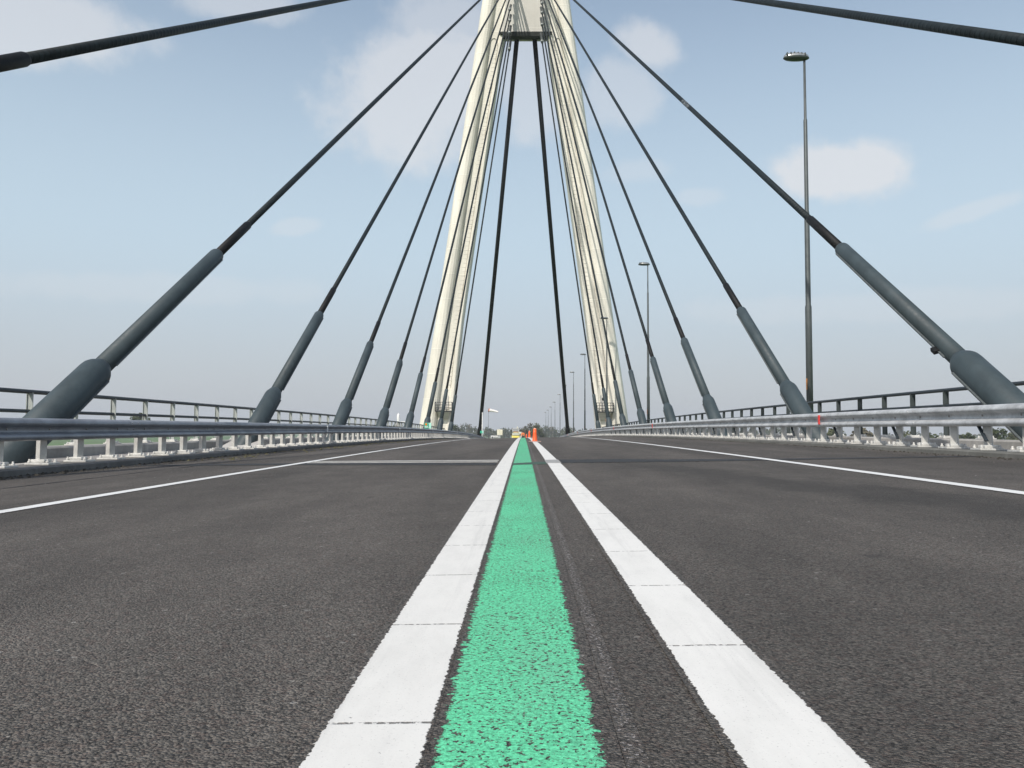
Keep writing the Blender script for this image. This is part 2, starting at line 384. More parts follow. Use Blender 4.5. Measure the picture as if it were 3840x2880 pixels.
M['weeds'] = plain('dry_weeds', (0.075, 0.068, 0.032), 0.9, 0, 0.5, 5)

# ------------------------------------------------------------------ setting: ground, road, kerbs
g = MB()
g.add([(-3000, -400, GROUND), (3000, -400, GROUND), (3000, 5200, GROUND), (-3000, 5200, GROUND)], [(0, 1, 2, 3)])
struct(g.build('ground', M['ground']))
YS = steps(-40, 430); XL, XR = -6.78, 6.62
def strip(x0, x1, ys, dz, nx=1):
    m = MB(); vs = []; fs = []
    for y in ys:
        for k in range(nx+1): vs.append(road(x0+(x1-x0)*k/nx, y, dz))
    w = nx+1
    for i in range(len(ys)-1):
        for k in range(nx): fs.append((i*w+k, i*w+k+1, (i+1)*w+k+1, (i+1)*w+k))
    return m.add(vs, fs)
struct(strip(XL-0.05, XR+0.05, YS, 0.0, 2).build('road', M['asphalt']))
struct(strip(-0.385, -0.1605, steps(-20, 330), 0.004).build('centre_line', M['white_l']))
struct(strip(0.340, 0.570, steps(-20, 330), 0.004).build('centre_line', M['white_r']))
struct(strip(-0.160, 0.166, steps(-20, 330), 0.004).build('green_stripe', M['green']))
struct(strip(0.167, 0.207, steps(-20, 200), 0.004).build('scuffed_line', M['scuff']))
struct(strip(-3.815, -3.635, steps(-20, 330), 0.004).build('edge_line', M['white_el']))
struct(strip(3.530, 3.710, steps(-20, 330), 0.004).build('edge_line', M['white_er']))
# tar seams along the left shoulder
def wander(name, xa, xb, ya, yb, w, amp, mat, dz=0.004, seed=1):
    rnd = random.Random(seed); m = MB(); vs = []; fs = []; n = int((yb-ya)/0.25); a = 0.0
    for i in range(n+1):
        t = i/n; y = ya+(yb-ya)*t; a = a*0.85+rnd.uniform(-amp, amp); ww = w*rnd.uniform(0.5, 1.3)
        x = xa+(xb-xa)*t+a
        vs += [road(x-ww/2, y, dz), road(x+ww/2, y, dz)]
    for i in range(n): fs.append((2*i, 2*i+1, 2*i+3, 2*i+2))
    return struct(m.add(vs, fs).build(name, mat))
wander('tar_seam', -5.35, -5.35, 3, 16, 0.035, 0.010, M['bitumen'], seed=3)
wander('tar_seam', -6.25, -6.30, 14, 60, 0.07, 0.03, M['bitumen'], seed=4)
wander('tar_seam', -5.85, -5.55, 17, 48, 0.05, 0.04, M['bitumen'], seed=5)
wander('tar_seam', -6.62, -6.62, -5, 40, 0.16, 0.03, M['bitumen'], seed=6)
# kerbs
kl = MB().sweep([(-7.42, -0.45), (-7.42, -0.052), (-6.86, -0.050), (-6.80, -0.075), (-6.79, -0.45)], steps(-30, 330)).build('kerb', M['kerb']); struct(kl)
kr = MB().sweep([(7.30, -0.2), (7.30, 0.228), (6.74, 0.226), (6.66, 0.205), (6.63, -0.2)], steps(-30, 330)).build('kerb', M['kerb_r']); struct(kr)
# walkways and edge beams outside the guardrails
struct(MB().sweep([(-9.56, -0.5), (-9.56, -0.130), (-7.425, -0.125), (-7.425, -0.5)], steps(-30, 330)).build('walkway', M['walk']))
struct(MB().sweep([(9.56, -0.5), (9.56, 0.165), (7.305, 0.150), (7.305, -0.5)], steps(-30, 330)).build('walkway', M['walk']))
struct(MB().sweep([(-10.32, -1.1), (-10.32, 0.06), (-10.28, 0.088), (-9.60, 0.090), (-9.565, 0.06), (-9.565, -0.6)], steps(-30, 330)).build('edge_beam', M['edge_beam']))
struct(MB().sweep([(10.32, -1.1), (10.32, 0.30), (10.28, 0.330), (9.60, 0.331), (9.565, 0.30), (9.565, -0.6)], steps(-30, 330)).build('edge_beam', M['edge_beam']))
struct(MB().sweep([(-9.55, -0.62), (-6.5, -2.4), (6.5, -2.4), (9.55, -0.62)], steps(-35, 330)).build('bridge_deck', M['deck']))
# embankment carrying the road beyond the bridge
em = MB(); vs = []; fs = []
for y in (326, 380, 430, 900):
    z = zr(y)-0.7 if y < 440 else GROUND+0.3
    vs += [(-30, y, GROUND-0.5), (-11, y, z), (11, y, z), (30, y, GROUND-0.5)]
for i in range(3):
    for k in range(3): fs.append((4*i+k, 4*i+k+1, 4*i+k+5, 4*i+k+4))
fs.append((0, 1, 2, 3))
struct(em.add(vs, fs).build('embankment', M['ground']))

# grit, leaves and weeds washed against the kerbs
def grit(name, lab, n, xf, ya, yb, s0, s1, mat, seed, flat=0.5):
    rnd = random.Random(seed); m = MB()
    for i in range(n):
        y = ya+(yb-ya)*rnd.random()**1.3; x = xf(rnd); r = rnd.uniform(s0, s1); c = road(x, y, r*flat*0.4)
        k = 5; a0 = rnd.uniform(0, 6.28); vs = []
        for j in range(k): a = a0+2*PI*j/k; q = r*rnd.uniform(0.6, 1.2); vs.append(c+Vector((math.cos(a)*q, math.sin(a)*q, -r*flat*0.4)))
        vs.append(c+Vector((rnd.uniform(-.3, .3)*r, rnd.uniform(-.3, .3)*r, r*flat)))
        m.add(vs, [(j, (j+1) % k, k) for j in range(k)])
    o = m.build(name, mat, fix=False); return tag(o, lab, None, None, 'stuff')
grit('road_debris', 'dark leaf litter and grit along the left kerb', 1500, lambda r: -6.76+abs(r.gauss(0, 0.17)), 4, 75, 0.012, 0.045, M['litter'], 31, 0.5)
grit('road_debris', 'brownish clods and dry weeds on the left shoulder', 260, lambda r: -6.1+r.gauss(0, 0.28), 16, 70, 0.02, 0.07, M['weeds'], 32, 0.4)
grit('road_debris', 'dark grit along the right kerb', 600, lambda r: 6.60-abs(r.gauss(0, 0.12)), 4, 60, 0.01, 0.03, M['litter'], 33, 0.5)
grit('gravel_chips', 'small stone chips scattered over the road shoulders', 200, lambda r: r.choice((-1, 1))*r.uniform(3.9, 6.5), 4, 30, 0.004, 0.008, M['bolt'], 34, 0.6)
# expansion joint across the carriageway
ej = thing('expansion_joint', road(0, 12.0), 'dark expansion joint with two pale steel strips crossing the road before the orange cones', 'expansion joint')
def cross_strip(keys, dz0, dz1, jit=0.0, seed=1):
    # keys = [(x, near y, far y)] across the road
    rnd = random.Random(seed); m = MB(); vs = []; n = 60; xa, xb = keys[0][0], keys[-1][0]
    for i in range(n+1):
        x = xa+(xb-xa)*i/n
        for a, b in zip(keys, keys[1:]):
            if x <= b[0]+1e-6: break
        t = (x-a[0])/(b[0]-a[0]); ya = a[1]+(b[1]-a[1])*t+rnd.uniform(-jit, jit); yb = a[2]+(b[2]-a[2])*t+rnd.uniform(-jit, jit)
        vs += [road(x, ya, dz0), road(x, yb, dz0), road(x, yb, dz1), road(x, ya, dz1)]
    fs = []
    for i in range(n):
        a = 4*i; b = a+4
        fs += [(a+3, b+3, b+2, a+2), (a, b, b+3, a+3), (a+1, a+2, b+2, b+1)]
    return m.add(vs, fs+[(0, 3, 2, 1), (4*n, 4*n+1, 4*n+2, 4*n+3)])
cross_strip([(-3.62, 13.1, 13.7), (-1.9, 12.45, 13.2), (-0.40, 11.85, 12.6)], -0.01, 0.0075, 0.02, 2).build('bitumen_band', M['bitumen'], ej)
cross_strip([(-6.7, 13.75, 14.1), (-3.83, 13.15, 13.75)], -0.01, 0.0075, 0.02, 8).build('bitumen_band', M['bitumen'], ej)
cross_strip([(-0.155, 11.8, 12.35), (0.338, 11.95, 12.75)], -0.01, 0.0065, 0.02, 3).build('bitumen_band', M['bitumen_thin'], ej)
cross_strip([(0.345, 12.25, 13.45), (0.565, 12.25, 13.45)], -0.01, 0.0068, 0.02, 4).build('dirty_paint_band', M['dirty_paint'], ej)
cross_strip([(0.575, 12.2, 13.4), (1.6, 12.1, 13.25), (2.2, 12.0, 12.75), (3.52, 11.95, 12.45)], -0.01, 0.0065, 0.04, 5).build('bitumen_band', M['bitumen'], ej)
cross_strip([(3.72, 11.97, 12.40), (6.55, 11.98, 12.25)], -0.01, 0.0065, 0.02, 6).build('bitumen_band', M['bitumen'], ej)
cross_strip([(-3.62, 13.84, 13.96), (-0.40, 12.94, 13.07)], -0.01, 0.010).build('steel_strip', M['steel_strip'], ej)
cross_strip([(-3.62, 14.36, 14.50), (-0.40, 13.52, 13.67)], -0.01, 0.010).build('steel_strip', M['steel_strip'], ej)

# ------------------------------------------------------------------ guardrails
def guardrail(side, name_label, y0, sp, mat, xf, ztop, zb, refl, rsp, r0, rmat):
    s = side; root = thing('guardrail', (s*7.05, 0, zb), name_label, 'guardrail')
    xo = s*xf; pc = s*(xf+(0.165 if s < 0 else 0.130))
    def w(d, z): return (xo + s*d, ztop+z)
    # wave section: bulges towards the road (d < 0)
    sec = [(0.085, -0.012), (0.062, 0.0), (0.030, -0.006), (-0.004, -0.030), (-0.024, -0.060), (-0.026, -0.084), (-0.010, -0.106), (0.040, -0.124), (0.054, -0.138), (0.056, -0.188),
           (0.050, -0.203), (0.010, -0.220), (-0.016, -0.240), (-0.026, -0.264), (-0.024, -0.288), (-0.004, -0.312), (0.036, -0.322), (0.075, -0.312)]
    inner = [(d+0.006, z) for d, z in sec]
    prof = [w(*p) for p in sec] + [w(d, z) for d, z in inner[::-1]]
    beam = MB().sweep(prof, steps(-12, 250), smooth=True).build('rail_beam', mat, root)
    # bolts on the web, one per post
    bm_ = MB(); k = 0; y = y0
    while y > -10: y -= sp
    first = y
    yy = first; n = 0
    ys = []
    while yy < 245: ys.append(yy); yy += sp
    vis = [q for q in ys if q > 8.0][:100]; rest = [q for q in ys if q not in vis]
    # one post: flanged section, cap, base plate with four bolts
    def post_mb(y, full=True):
        z0 = zr(y)+zb; zt = zr(y)+ztop-0.03; xc = pc
        m = MB(); h = zt-z0
        t = 0.012
        R_ = Matrix.Rotation(math.radians(62 if s < 0 else -40), 3, 'Z')
        for o_, d_ in (((0, -0.044, 0), (0.105, t, h)), ((0, 0.044, 0), (0.105, t, h)), ((s*0.046, 0, 0), (t, 0.076, h))):
            m.box(Vector((xc, y, z0+h/2))+R_ @ Vector(o_), d_, R_)
        return m, z0, zt, xc
    def plate_mb(y):
        z0 = zr(y)+zb; xc = pc; m = MB()
        m.box((xc-s*0.02, y, z0+0.016), (0.36, 0.30, 0.03), None, 0.006)
        m.box((xc, y, z0+0.055), (0.21, 0.20, 0.05), None, 0.012)
        for dx in (-0.135, 0.135):
            for dy in (-0.10, 0.10):
                m.rev((xc+dx-s*0.02, y+dy, z0+0.03), (xc+dx-s*0.02, y+dy, z0+0.2), [(0, 0.026), (0.025, 0.026), (0.026, 0.014), (0.055, 0.014)], 6)
        return m
    pm, z0, zt, xc = post_mb(vis[0]); rp = Vector(root.location)
    psrc = pm.build('post', M['post'], root)
    bsrc = plate_mb(vis[0]).build('base_plate', M['plate'], psrc)
    spm = MB().box(((xo+s*0.064+pc)/2, vis[0], zr(vis[0])+ztop-0.155), (abs(pc-xo)-0.064, 0.06, 0.09), None, 0.008).rev((xo+s*0.060, vis[0], zr(vis[0])+ztop-0.157), (xo-s*0.3, vis[0], zr(vis[0])+ztop-0.157), [(0, 0.018), (0.016, 0.016), (0.02, 0.009)], 8)
    ssrc = spm.build('spacer', M['bolt'], psrc)
    for i, q in enumerate(vis[1:]):
        d = Vector((0, q-vis[0], zr(q)-zr(vis[0])))
        p = inst(psrc, root, psrc.location+d)
        inst(bsrc, p, bsrc.location); inst(ssrc, p, ssrc.location)
    m = MB()
    for q in rest:
        a = post_mb(q)[0]; m.add(a.v, a.f); a = plate_mb(q) if q < 9 else None
        if a: m.add(a.v, a.f)
    rs = m.build('post', M['post'], root); rs['kind'] = 'stuff'
    # diagonal stays on every third post
    dsrc = None
    for i, q in enumerate(vis[:60]):
        if i % 3 != 1: continue
        if s < 0: continue
        z0 = zr(q)+zb
        if dsrc is None:
            a = Vector((pc-s*0.075, q+0.12, z0+0.37)); b = Vector((pc-s*0.09, q-0.12, z0+0.14)); ax = (b-a)
            rot = ax.to_track_quat('Z', 'X').to_matrix()
            dsrc = MB().box((a+b)/2, (0.02, 0.05, ax.length), rot).build('brace', M['rail_paint'], root); dq = q
        else: inst(dsrc, root, dsrc.location+Vector((0, q-dq, zr(q)-zr(dq))))
    # reflectors
    src = None
    for y in r0:
        if src is None:
            mm = MB().box((xo-s*0.036, y, zr(y)+ztop-0.157), (0.024, 0.085, 0.215), None, 0.006)
            src = mm.build('reflector', rmat, root); yq = y
        else: inst(src, root, src.location+Vector((0, y-yq, zr(y)-zr(yq))))
    # splice plates with bolt heads every four metres
    sp_ = None; y = 10.6
    while y < 75:
        if sp_ is None:
            mm = MB().sweep([w(d-0.005, z) for d, z in sec]+[w(d-0.001, z) for d, z in sec[::-1]], [y-0.17, y+0.17], smooth=False, caps=False)
            for dz in (-0.06, -0.163, -0.264):
                for dy in (-0.11, 0.11):
                    mm.rev((xo+s*(0.052 if dz == -0.163 else -0.026), y+dy, zr(y)+ztop+dz), (xo-s, y+dy, zr(y)+ztop+dz), [(0, 0.015), (0.010, 0.014), (0.014, 0.008)], 8)
            sp_ = mm.build('splice_plate', mat, root); yq = y
        else: inst(sp_, root, sp_.location+Vector((0, y-yq, zr(y)-zr(yq))))
        y += 4.1
    return root
guardrail(-1, 'blue grey shaded steel guardrail with white reflectors left of the road', 12.17, 1.024, M['galv_shaded'], 6.96, 0.632, -0.051, None, 0, (29.2, 46.4, 63.4, 86.8, 110, 145), M['white_refl'])
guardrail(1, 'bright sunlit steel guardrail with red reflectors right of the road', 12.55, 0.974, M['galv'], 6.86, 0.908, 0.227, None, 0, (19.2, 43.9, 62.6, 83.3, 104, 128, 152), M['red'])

# ------------------------------------------------------------------ pedestrian handrails on the edge beams
def handrail(side, label, y0, sp, ztop, zlow, zb, pm_):
    s = side; X = s*10.0
    root = thing('handrail', (X, 0, zb), label, 'handrail')
    def round_(z, r): return [(X+r*math.cos(2*PI*k/10), z+r*math.sin(2*PI*k/10)) for k in range(10)]
    MB().sweep(round_(ztop-0.045, 0.045), steps(-10, 240), smooth=True).build('top_rail', M['rail_paint'], root)
    MB().sweep(round_(zlow-0.038, 0.038), steps(-10, 240), smooth=True).build('lower_rail', M['rail_paint'], root)
    y = y0
    while y > -8: y -= sp
    ys = []
    while y < 235: ys.append(y); y += sp
    vis = [q for q in ys if q > 9][:100]; rest = [q for q in ys if q not in vis]
    def pmb(q):
        z0 = zr(q)+zb; h = ztop-zb-0.06; m = MB()
        m.box((X, q, z0+h/2), (0.12, 0.018, h)).box((X+s*0.055, q, z0+h/2), (0.014, 0.075, h))
        m.box((X, q-0.035, z0+h-0.03), (0.05, 0.07, 0.03)); return m
    def plmb(q):
        z0 = zr(q)+zb; m = MB().box((X, q, z0+0.014), (0.30, 0.30, 0.028), None, 0.006).box((X, q, z0+0.045), (0.20, 0.20, 0.04), None, 0.012)
        for dx in (-0.1, 0.1):
            for dy in (-0.1, 0.1): m.rev((X+dx, q+dy, z0+0.02), (X+dx, q+dy, z0+1), [(0, 0.024), (0.03, 0.024), (0.031, 0.012), (0.06, 0.012)], 6)
        return m
    a = pmb(vis[0]).build('post', pm_, root); b = plmb(vis[0]).build('foot_plate', M['plate'], a)
    for q in vis[1:]:
        p = inst(a, root, a.location+Vector((0, q-vis[0], zr(q)-zr(vis[0])))); inst(b, p, b.location)
    m = MB()
    for q in rest: c = pmb(q); m.add(c.v, c.f)
    if rest: m.build('post', pm_, root)['kind'] = 'stuff'
    return root
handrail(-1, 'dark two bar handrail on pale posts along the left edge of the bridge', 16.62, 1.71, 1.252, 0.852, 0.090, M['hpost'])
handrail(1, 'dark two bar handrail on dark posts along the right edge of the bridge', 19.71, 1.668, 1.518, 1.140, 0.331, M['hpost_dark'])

# ------------------------------------------------------------------ pylon
YP = 104.0
py = thing('bridge_pylon', (0.1, YP+2, GROUND), 'cream concrete A-shaped bridge pylon with two leaning legs joined above the road', 'pylon')
def leg_sec(s, z):
    # plan outline of a leg at height z: rounded front column, recessed inner web, slim inner fin
    if z < 14.8: xo = 13.25-(z-2)*(13.25-11.40)/12.8; xi = 9.15-(z-2)*(9.15-8.0)/12.8
    else: xo = 11.40-(z-14.8)*0.1345; xi = xo-3.45
    if z < -1: xi -= 0.0
    w = xo-xi; q = w/3.45
    o = [(0.0, 3.6), (0.0, 1.1), (0.10, 0.62), (0.30, 0.28), (0.62, 0.07), (1.0, 0.0), (1.36, 0.07), (1.62, 0.26), (1.78, 0.50), (1.80, 0.84),
         (3.00, 0.90), (3.02, 0.72), (3.34, 0.72), (3.45, 0.85), (3.45, 3.6)]
    return [(0.1+s*(xo-a*q), YP+b, z) for a, b in o]
def leg(s):
    zs = [GROUND-1, -4, 2, 8, 14.8, 25, 35, 45, 52, 58, 66, 74]
    m = MB(); n = 15; vs = []
    for z in zs: vs += leg_sec(s, z)
    fs = []
    for i in range(len(zs)-1):
        for k in range(n): fs.append((i*n+k, i*n+(k+1) % n, (i+1)*n+(k+1) % n, (i+1)*n+k))
    m.add(vs, fs); m.add(vs[-n:], [tuple(range(n))])
    o = m.build('leg', M['pylon'], py)
    return o
def legx(s, z, a):  # world x at local a across a leg
    p = leg_sec(s, z); xo = p[0][0]; xi = p[14][0]
    return xo+(xi-xo)*a/3.45
for s in (-1, 1):
    L = leg(s)
    # rungs of the climbing ladder in the recess
    m = MB(); z = 6.6
    while z < 50.5:
        x0 = legx(s, z, 1.86); x1 = legx(s, z, 2.94)
        m.box(((x0+x1)/2, YP+0.878, z), (abs(x1-x0), 0.016, 0.03)); z += 0.56
    for a in (1.93, 2.9):
        for i in range(22):
            za = 6.3+i*2.03; zb_ = za+2.03
            m.tube((legx(s, za, a), YP+0.83, za), (legx(s, zb_, a), YP+0.83, zb_), 0.018, 6)
    # arched top of the recess ladder
    zc = 50.9
    xm = legx(s, zc, 2.40)
    prev = None
    for i in range(9):
        t = PI*i/8; p = Vector((xm-0.5*math.cos(t), YP+0.80, zc+1.0*math.sin(t)))
        if prev is not None: m.tube(prev, p, 0.04, 6)
        prev = p
    m.build('ladder', M['ladder'], L)
    # arched door above the inspection platform
    zd = 3.55; xd = legx(s, 4.6, 2.40)
    m = MB(); pts = [(-0.42, 0), (0.42, 0), (0.42, 1.55)]+[(0.42*math.cos(PI*i/8), 1.55+0.42*math.sin(PI*i/8)) for i in range(1, 8)]+[(-0.42, 1.55)]
    vs = [(xd+a-s*0.13*(h/1.9), YP+0.78, zd+h) for a, h in pts]+[(xd+a-s*0.13*(h/1.9), YP+0.95, zd+h) for a, h in pts]; n = len(pts)
    m.add(vs, [tuple(range(n)), tuple(range(n, 2*n))]+[(i, (i+1) % n, n+(i+1) % n, n+i) for i in range(n)])
    d = m.build('door', M['head'], L)
    MB().rev((xd-s*0.1, YP+0.775, zd+1.35), (xd-s*0.1, YP+0.70, zd+1.35), [(0, 0.20), (0.03, 0.20)], 14).build('window', M['dark'], d)
    # platform basket
    zp = 3.25; m = MB(); x0 = xd-1.05; x1 = xd+1.05; ya = YP-0.55; yb = YP+0.66
    m.box((xd, (ya+yb)/2, zp), (2.1, yb-ya, 0.14))
    for zz in (0.42, 0.78, 1.12):
        m.tube((x0, ya, zp+zz), (x1, ya, zp+zz), 0.035, 6).tube((x0, ya, zp+zz), (x0, yb, zp+zz), 0.035, 6).tube((x1, ya, zp+zz), (x1, yb, zp+zz), 0.035, 6)
    for i in range(7): m.tube((x0+2.1*i/6, ya, zp), (x0+2.1*i/6, ya, zp+1.12), 0.03, 6)
    for q in (x0, x1):
        for i in range(1, 3): m.tube((q, ya+(yb-ya)*i/2, zp), (q, ya+(yb-ya)*i/2, zp+1.12), 0.03, 6)
    for i in range(3): m.tube((x0+0.7*i, ya, zp+0.05), (x0+0.7*(i+1), ya, zp+0.42), 0.025, 6)
    pf = m.build('platform', M['platform'], L)
    xq = xd; yq0 = YP+0.25; m = MB()
    m.add([(xq-0.8, ya+0.15, zp-0.08), (xq+0.8, ya+0.15, zp-0.08), (xq+0.8, yb+0.3, zp-0.08), (xq-0.8, yb+0.3, zp-0.08), (xq-0.5, yb-0.05, zp-1.0), (xq+0.5, yb-0.05, zp-1.0), (xq+0.5, yb+0.3, zp-1.0), (xq-0.5, yb+0.3, zp-1.0)],
          [(0, 1, 2, 3), (7, 6, 5, 4), (0, 4, 5, 1), (1, 5, 6, 2), (2, 6, 7, 3), (3, 7, 4, 0)])
    m.build('bracket', M['head'], pf)
# head wall between the legs and the dark beam under it
m = MB(); vs = []
for z in (52.62, 63, 74):
    w0 = abs(leg_sec(-1, z)[14][0]-0.1)+0.3
    vs += [(0.1-w0, YP+0.62, z), (0.1+w0, YP+0.62, z), (0.1+w0, YP+3.2, z), (0.1-w0, YP+3.2, z)]
fs = [(0, 1, 2, 3), (8, 11, 10, 9)]
for i in range(2):
    for k in range(4): fs.append((4*i+k, 4*i+(k+1) % 4, 4*i+4+(k+1) % 4, 4*i+4+k))
m.add(vs, fs).build('head_wall', M['head'], py)
m = MB(); w0 = abs(leg_sec(-1, 52.5)[14][0]-0.1)
m.add([(0.1-w0-0.55, YP+0.42, 52.60), (0.1+w0+0.55, YP+0.42, 52.60), (0.1+w0+0.55, YP+0.42, 52.40), (0.1+w0-0.25, YP+0.5, 52.02), (0.1-w0+0.25, YP+0.5, 52.02), (0.1-w0-0.55, YP+0.42, 52.40),
       (0.1-w0-0.55, YP+1.5, 52.60), (0.1+w0+0.55, YP+1.5, 52.60), (0.1+w0+0.55, YP+1.5, 52.40), (0.1+w0-0.25, YP+1.5, 52.02), (0.1-w0+0.25, YP+1.5, 52.02), (0.1-w0-0.55, YP+1.5, 52.40)],
      [(0, 1, 2, 3, 4, 5), (11, 10, 9, 8, 7, 6)]+[(k, k+6, (k+1) % 6+6, (k+1) % 6) for k in range(6)])
m.build('cross_beam', M['beam'], py)

# ------------------------------------------------------------------ stay cables
XT = 1.95
CAB = {-1: [(2.0, 60.9), (13.40, 60.55), (24.85, 59.5), (36.2, 58.35), (47.25, 57.2), (58.76, 55.8), (70.05, 54.5), (81.7, 53.06), (93.96, 51.1)],
        1: [(1.5, 60.6), (13.08, 60.6), (23.74, 59.5), (35.3, 58.93), (46.12, 57.77), (57.6, 56.61), (69.07, 55.5), (80.67, 54.1), (92.94, 52.1)]}
HI = {-1: [9.75, 9.0, 8.3, 7.7, 7.05, 6.4, 5.8, 5.3, 4.9], 1: [8.7, 9.35, 8.5, 7.95, 7.3, 6.68, 6.0, 5.46, 5.05]}
LO = {-1: [3.3, 3.0, 2.92, 2.87, 2.52, 2.36, 2.0, 1.94, 1.67], 1: [3.3, 3.42, 3.36, 3.2, 2.97, 2.75, 2.37, 2.13, 1.88]}
ORD = ['', 'nearest', 'second', 'third', 'fourth', 'fifth', 'sixth', 'seventh']
def stay(s, k):
    d, zt = CAB[s][k]; hi = HI[s][k]; lo = LO[s][k]; neo = hi+2.35-0.12*k
    A = Vector((s*8.5+0.1, d, 0.10)); T = Vector((s*XT+0.1, YP-0.15, zt)); ax = (T-A).normalized(); L = (T-A).length
    zd = zr(d)+(-0.128 if s < 0 else 0.158)
    side = 'left' if s < 0 else 'right'
    if k == 0: lab = 'thick spiral ribbed stay cable crossing the top %s corner of the sky' % side
    elif k == 8: lab = 'thin steep %s stay cable with the slimmest grey foot, closest to the black stay' % side
    else: lab = 'stay cable at %s with the largest, nearest grey pipe foot' % side if k == 1 else '%s-hand stay cable whose grey foot is the %s along the guardrail' % (side, ORD[k])
    root = thing('stay_cable', (A.x, A.y, zd), lab, 'stay cable', 'stay cables fanning from the pylon to the deck')
    P = lambda t: A+ax*t
    # lowest point below the deck plate
    rc = 0.300 if k < 2 else 0.272; rp = 0.182
    MB().rev(P(-1.0), T, [(0, rc), (lo+0.74, rc), (lo+0.82, rc-0.008), (lo+0.90, rc-0.035), (lo+1.0, rp+0.03), (lo+1.05, rp+0.008), (lo+1.06, rp-0.02)], 28).build('collar', M['sheath'], root)
    gp = MB().rev(P(lo+0.05), T, [(0, rp), (hi-lo-0.16, rp), (hi-lo-0.10, rp-0.012), (hi-lo-0.055, rp-0.035), (hi-lo-0.05, rp-0.09)], 28).build('guide_pipe', M['sheath'], root)
    # flange seam with bolts on the side towards the road, below
    up = Vector((0, 0, 1)); side_v = ax.cross(up).normalized(); nrm = side_v.cross(ax).normalized()
    inn = side_v if side_v.x*s < 0 else -side_v
    fdir = (inn*0.92 - nrm*0.37).normalized(); sdir = ax.cross(fdir)
    m = MB()
    def bar(t0, t1, r):
        c = P((t0+t1)/2)+fdir*(r+0.012); R = Matrix((sdir, fdir, ax)).transposed()
        m.box(c, (0.028, 0.045, t1-t0), R)
        n = int((t1-t0)/0.26)
        for i in range(n):
            c2 = P(t0+0.13+i*0.26)+fdir*(r+0.02)
            m.tube(c2-sdir*0.026, c2+sdir*0.026, 0.012, 6)
    bar(lo+0.25, hi-0.2, rp); bar(-0.2, lo-0.3, rc)
    if k < 5: m.build('flange_seam', M['seam'], gp)
    if k == 1 and s > 0:
        c = P(lo+0.55)+fdir*(rp+0.05)
        MB().box(c, (0.09, 0.12, 0.16), Matrix((sdir, fdir, ax)).transposed(), 0.015).build('drain_box', M['rubber'], gp)
    MB().rev(P(hi-0.1), T, [(0, 0.116), (neo-hi+0.04, 0.116), (neo-hi+0.09, 0.104), (neo-hi+0.1, 0.08)], 20).build('neoprene_sleeve', M['rubber'], root)
    Lc = L-neo-1.2
    seg = [0.0, Lc*0.05, Lc*0.15, Lc*0.3, Lc*0.6, Lc]
    MB().rev(P(neo), T, [(q, 0.092) for q in seg], 16).build('cable', M['cable'], root)
    so = MB().rev(P(L-1.7), T, [(0, 0.10), (0.22, 0.12), (0.24, 0.165), (0.6, 0.185), (0.64, 0.17), (1.68, 0.16)], 16).build('socket', M['socket'], root)
    MB().rev(P(L-1.36), T, [(0, 0.16), (0.02, 0.20), (0.24, 0.20), (0.26, 0.16)], 16).build('socket_ring', M['socket_ring'], so)
    if k == 1 and s > 0:
        t0 = 25.9
        MB().rev(P(t0), T, [(0, 0.0935), (0.02, 0.0945), (1.25, 0.0945), (1.27, 0.0935)], 20).build('scuffed_patch', M['scuff_cable'], root)
    # concrete plinth on the walkway at the foot
    h = 0.30 if (k == 2 and s < 0) else 0.11; m = MB(); w = 0.55
    x0, x1 = A.x-w, A.x+w; ya, yb, yc = d-1.0, d+0.35, d+1.9
    za = zr(d)+(-0.13 if s < 0 else 0.15)-0.05
    m.add([(x0, ya, za), (x1, ya, za), (x1, yc, za), (x0, yc, za), (x0+.06, ya+.2, za+min(h, 0.08)), (x1-.06, ya+.2, za+min(h, 0.08)), (x1-.06, yb, za+h), (x0+.06, yb, za+h), (x1-.06, yc-.5, za+min(h, 0.07)), (x0+.06, yc-.5, za+min(h, 0.07))],
          [(3, 2, 1, 0), (0, 1, 5, 4), (4, 5, 6, 7), (7, 6, 8, 9), (9, 8, 2, 3), (1, 2, 8, 6, 5), (0, 4, 7, 9, 3)])
    m.build('plinth', M['plinth'], root)
    return root
for s in (-1, 1):
    for k in range(9): stay(s, k)
# the pair of thick black stays running down the far side
for s in (-1, 1):
    A = Vector((s*8.48+0.1, 156.0, zr(156)-0.3)); T = Vector((s*1.08+0.1, YP+1.9, 53.3)); ax = (T-A).normalized(); L = (T-A).length
    root = thing('black_stay', A, 'very thick black %s stay running behind the pylon beam to the far deck' % ('left' if s < 0 else 'right'), 'stay cable', 'thick black stays behind the pylon')
    MB().rev(A+ax*3.9, T, [(0, 0.325), (L-3.9, 0.31)], 18).build('pipe', M['black_stay'], root)
    MB().rev(A-ax*0.4, T, [(0, 0.43), (4.0, 0.43), (4.4, 0.34), (4.41, 0.3)], 18).build('collar', M['black_stay'], root)

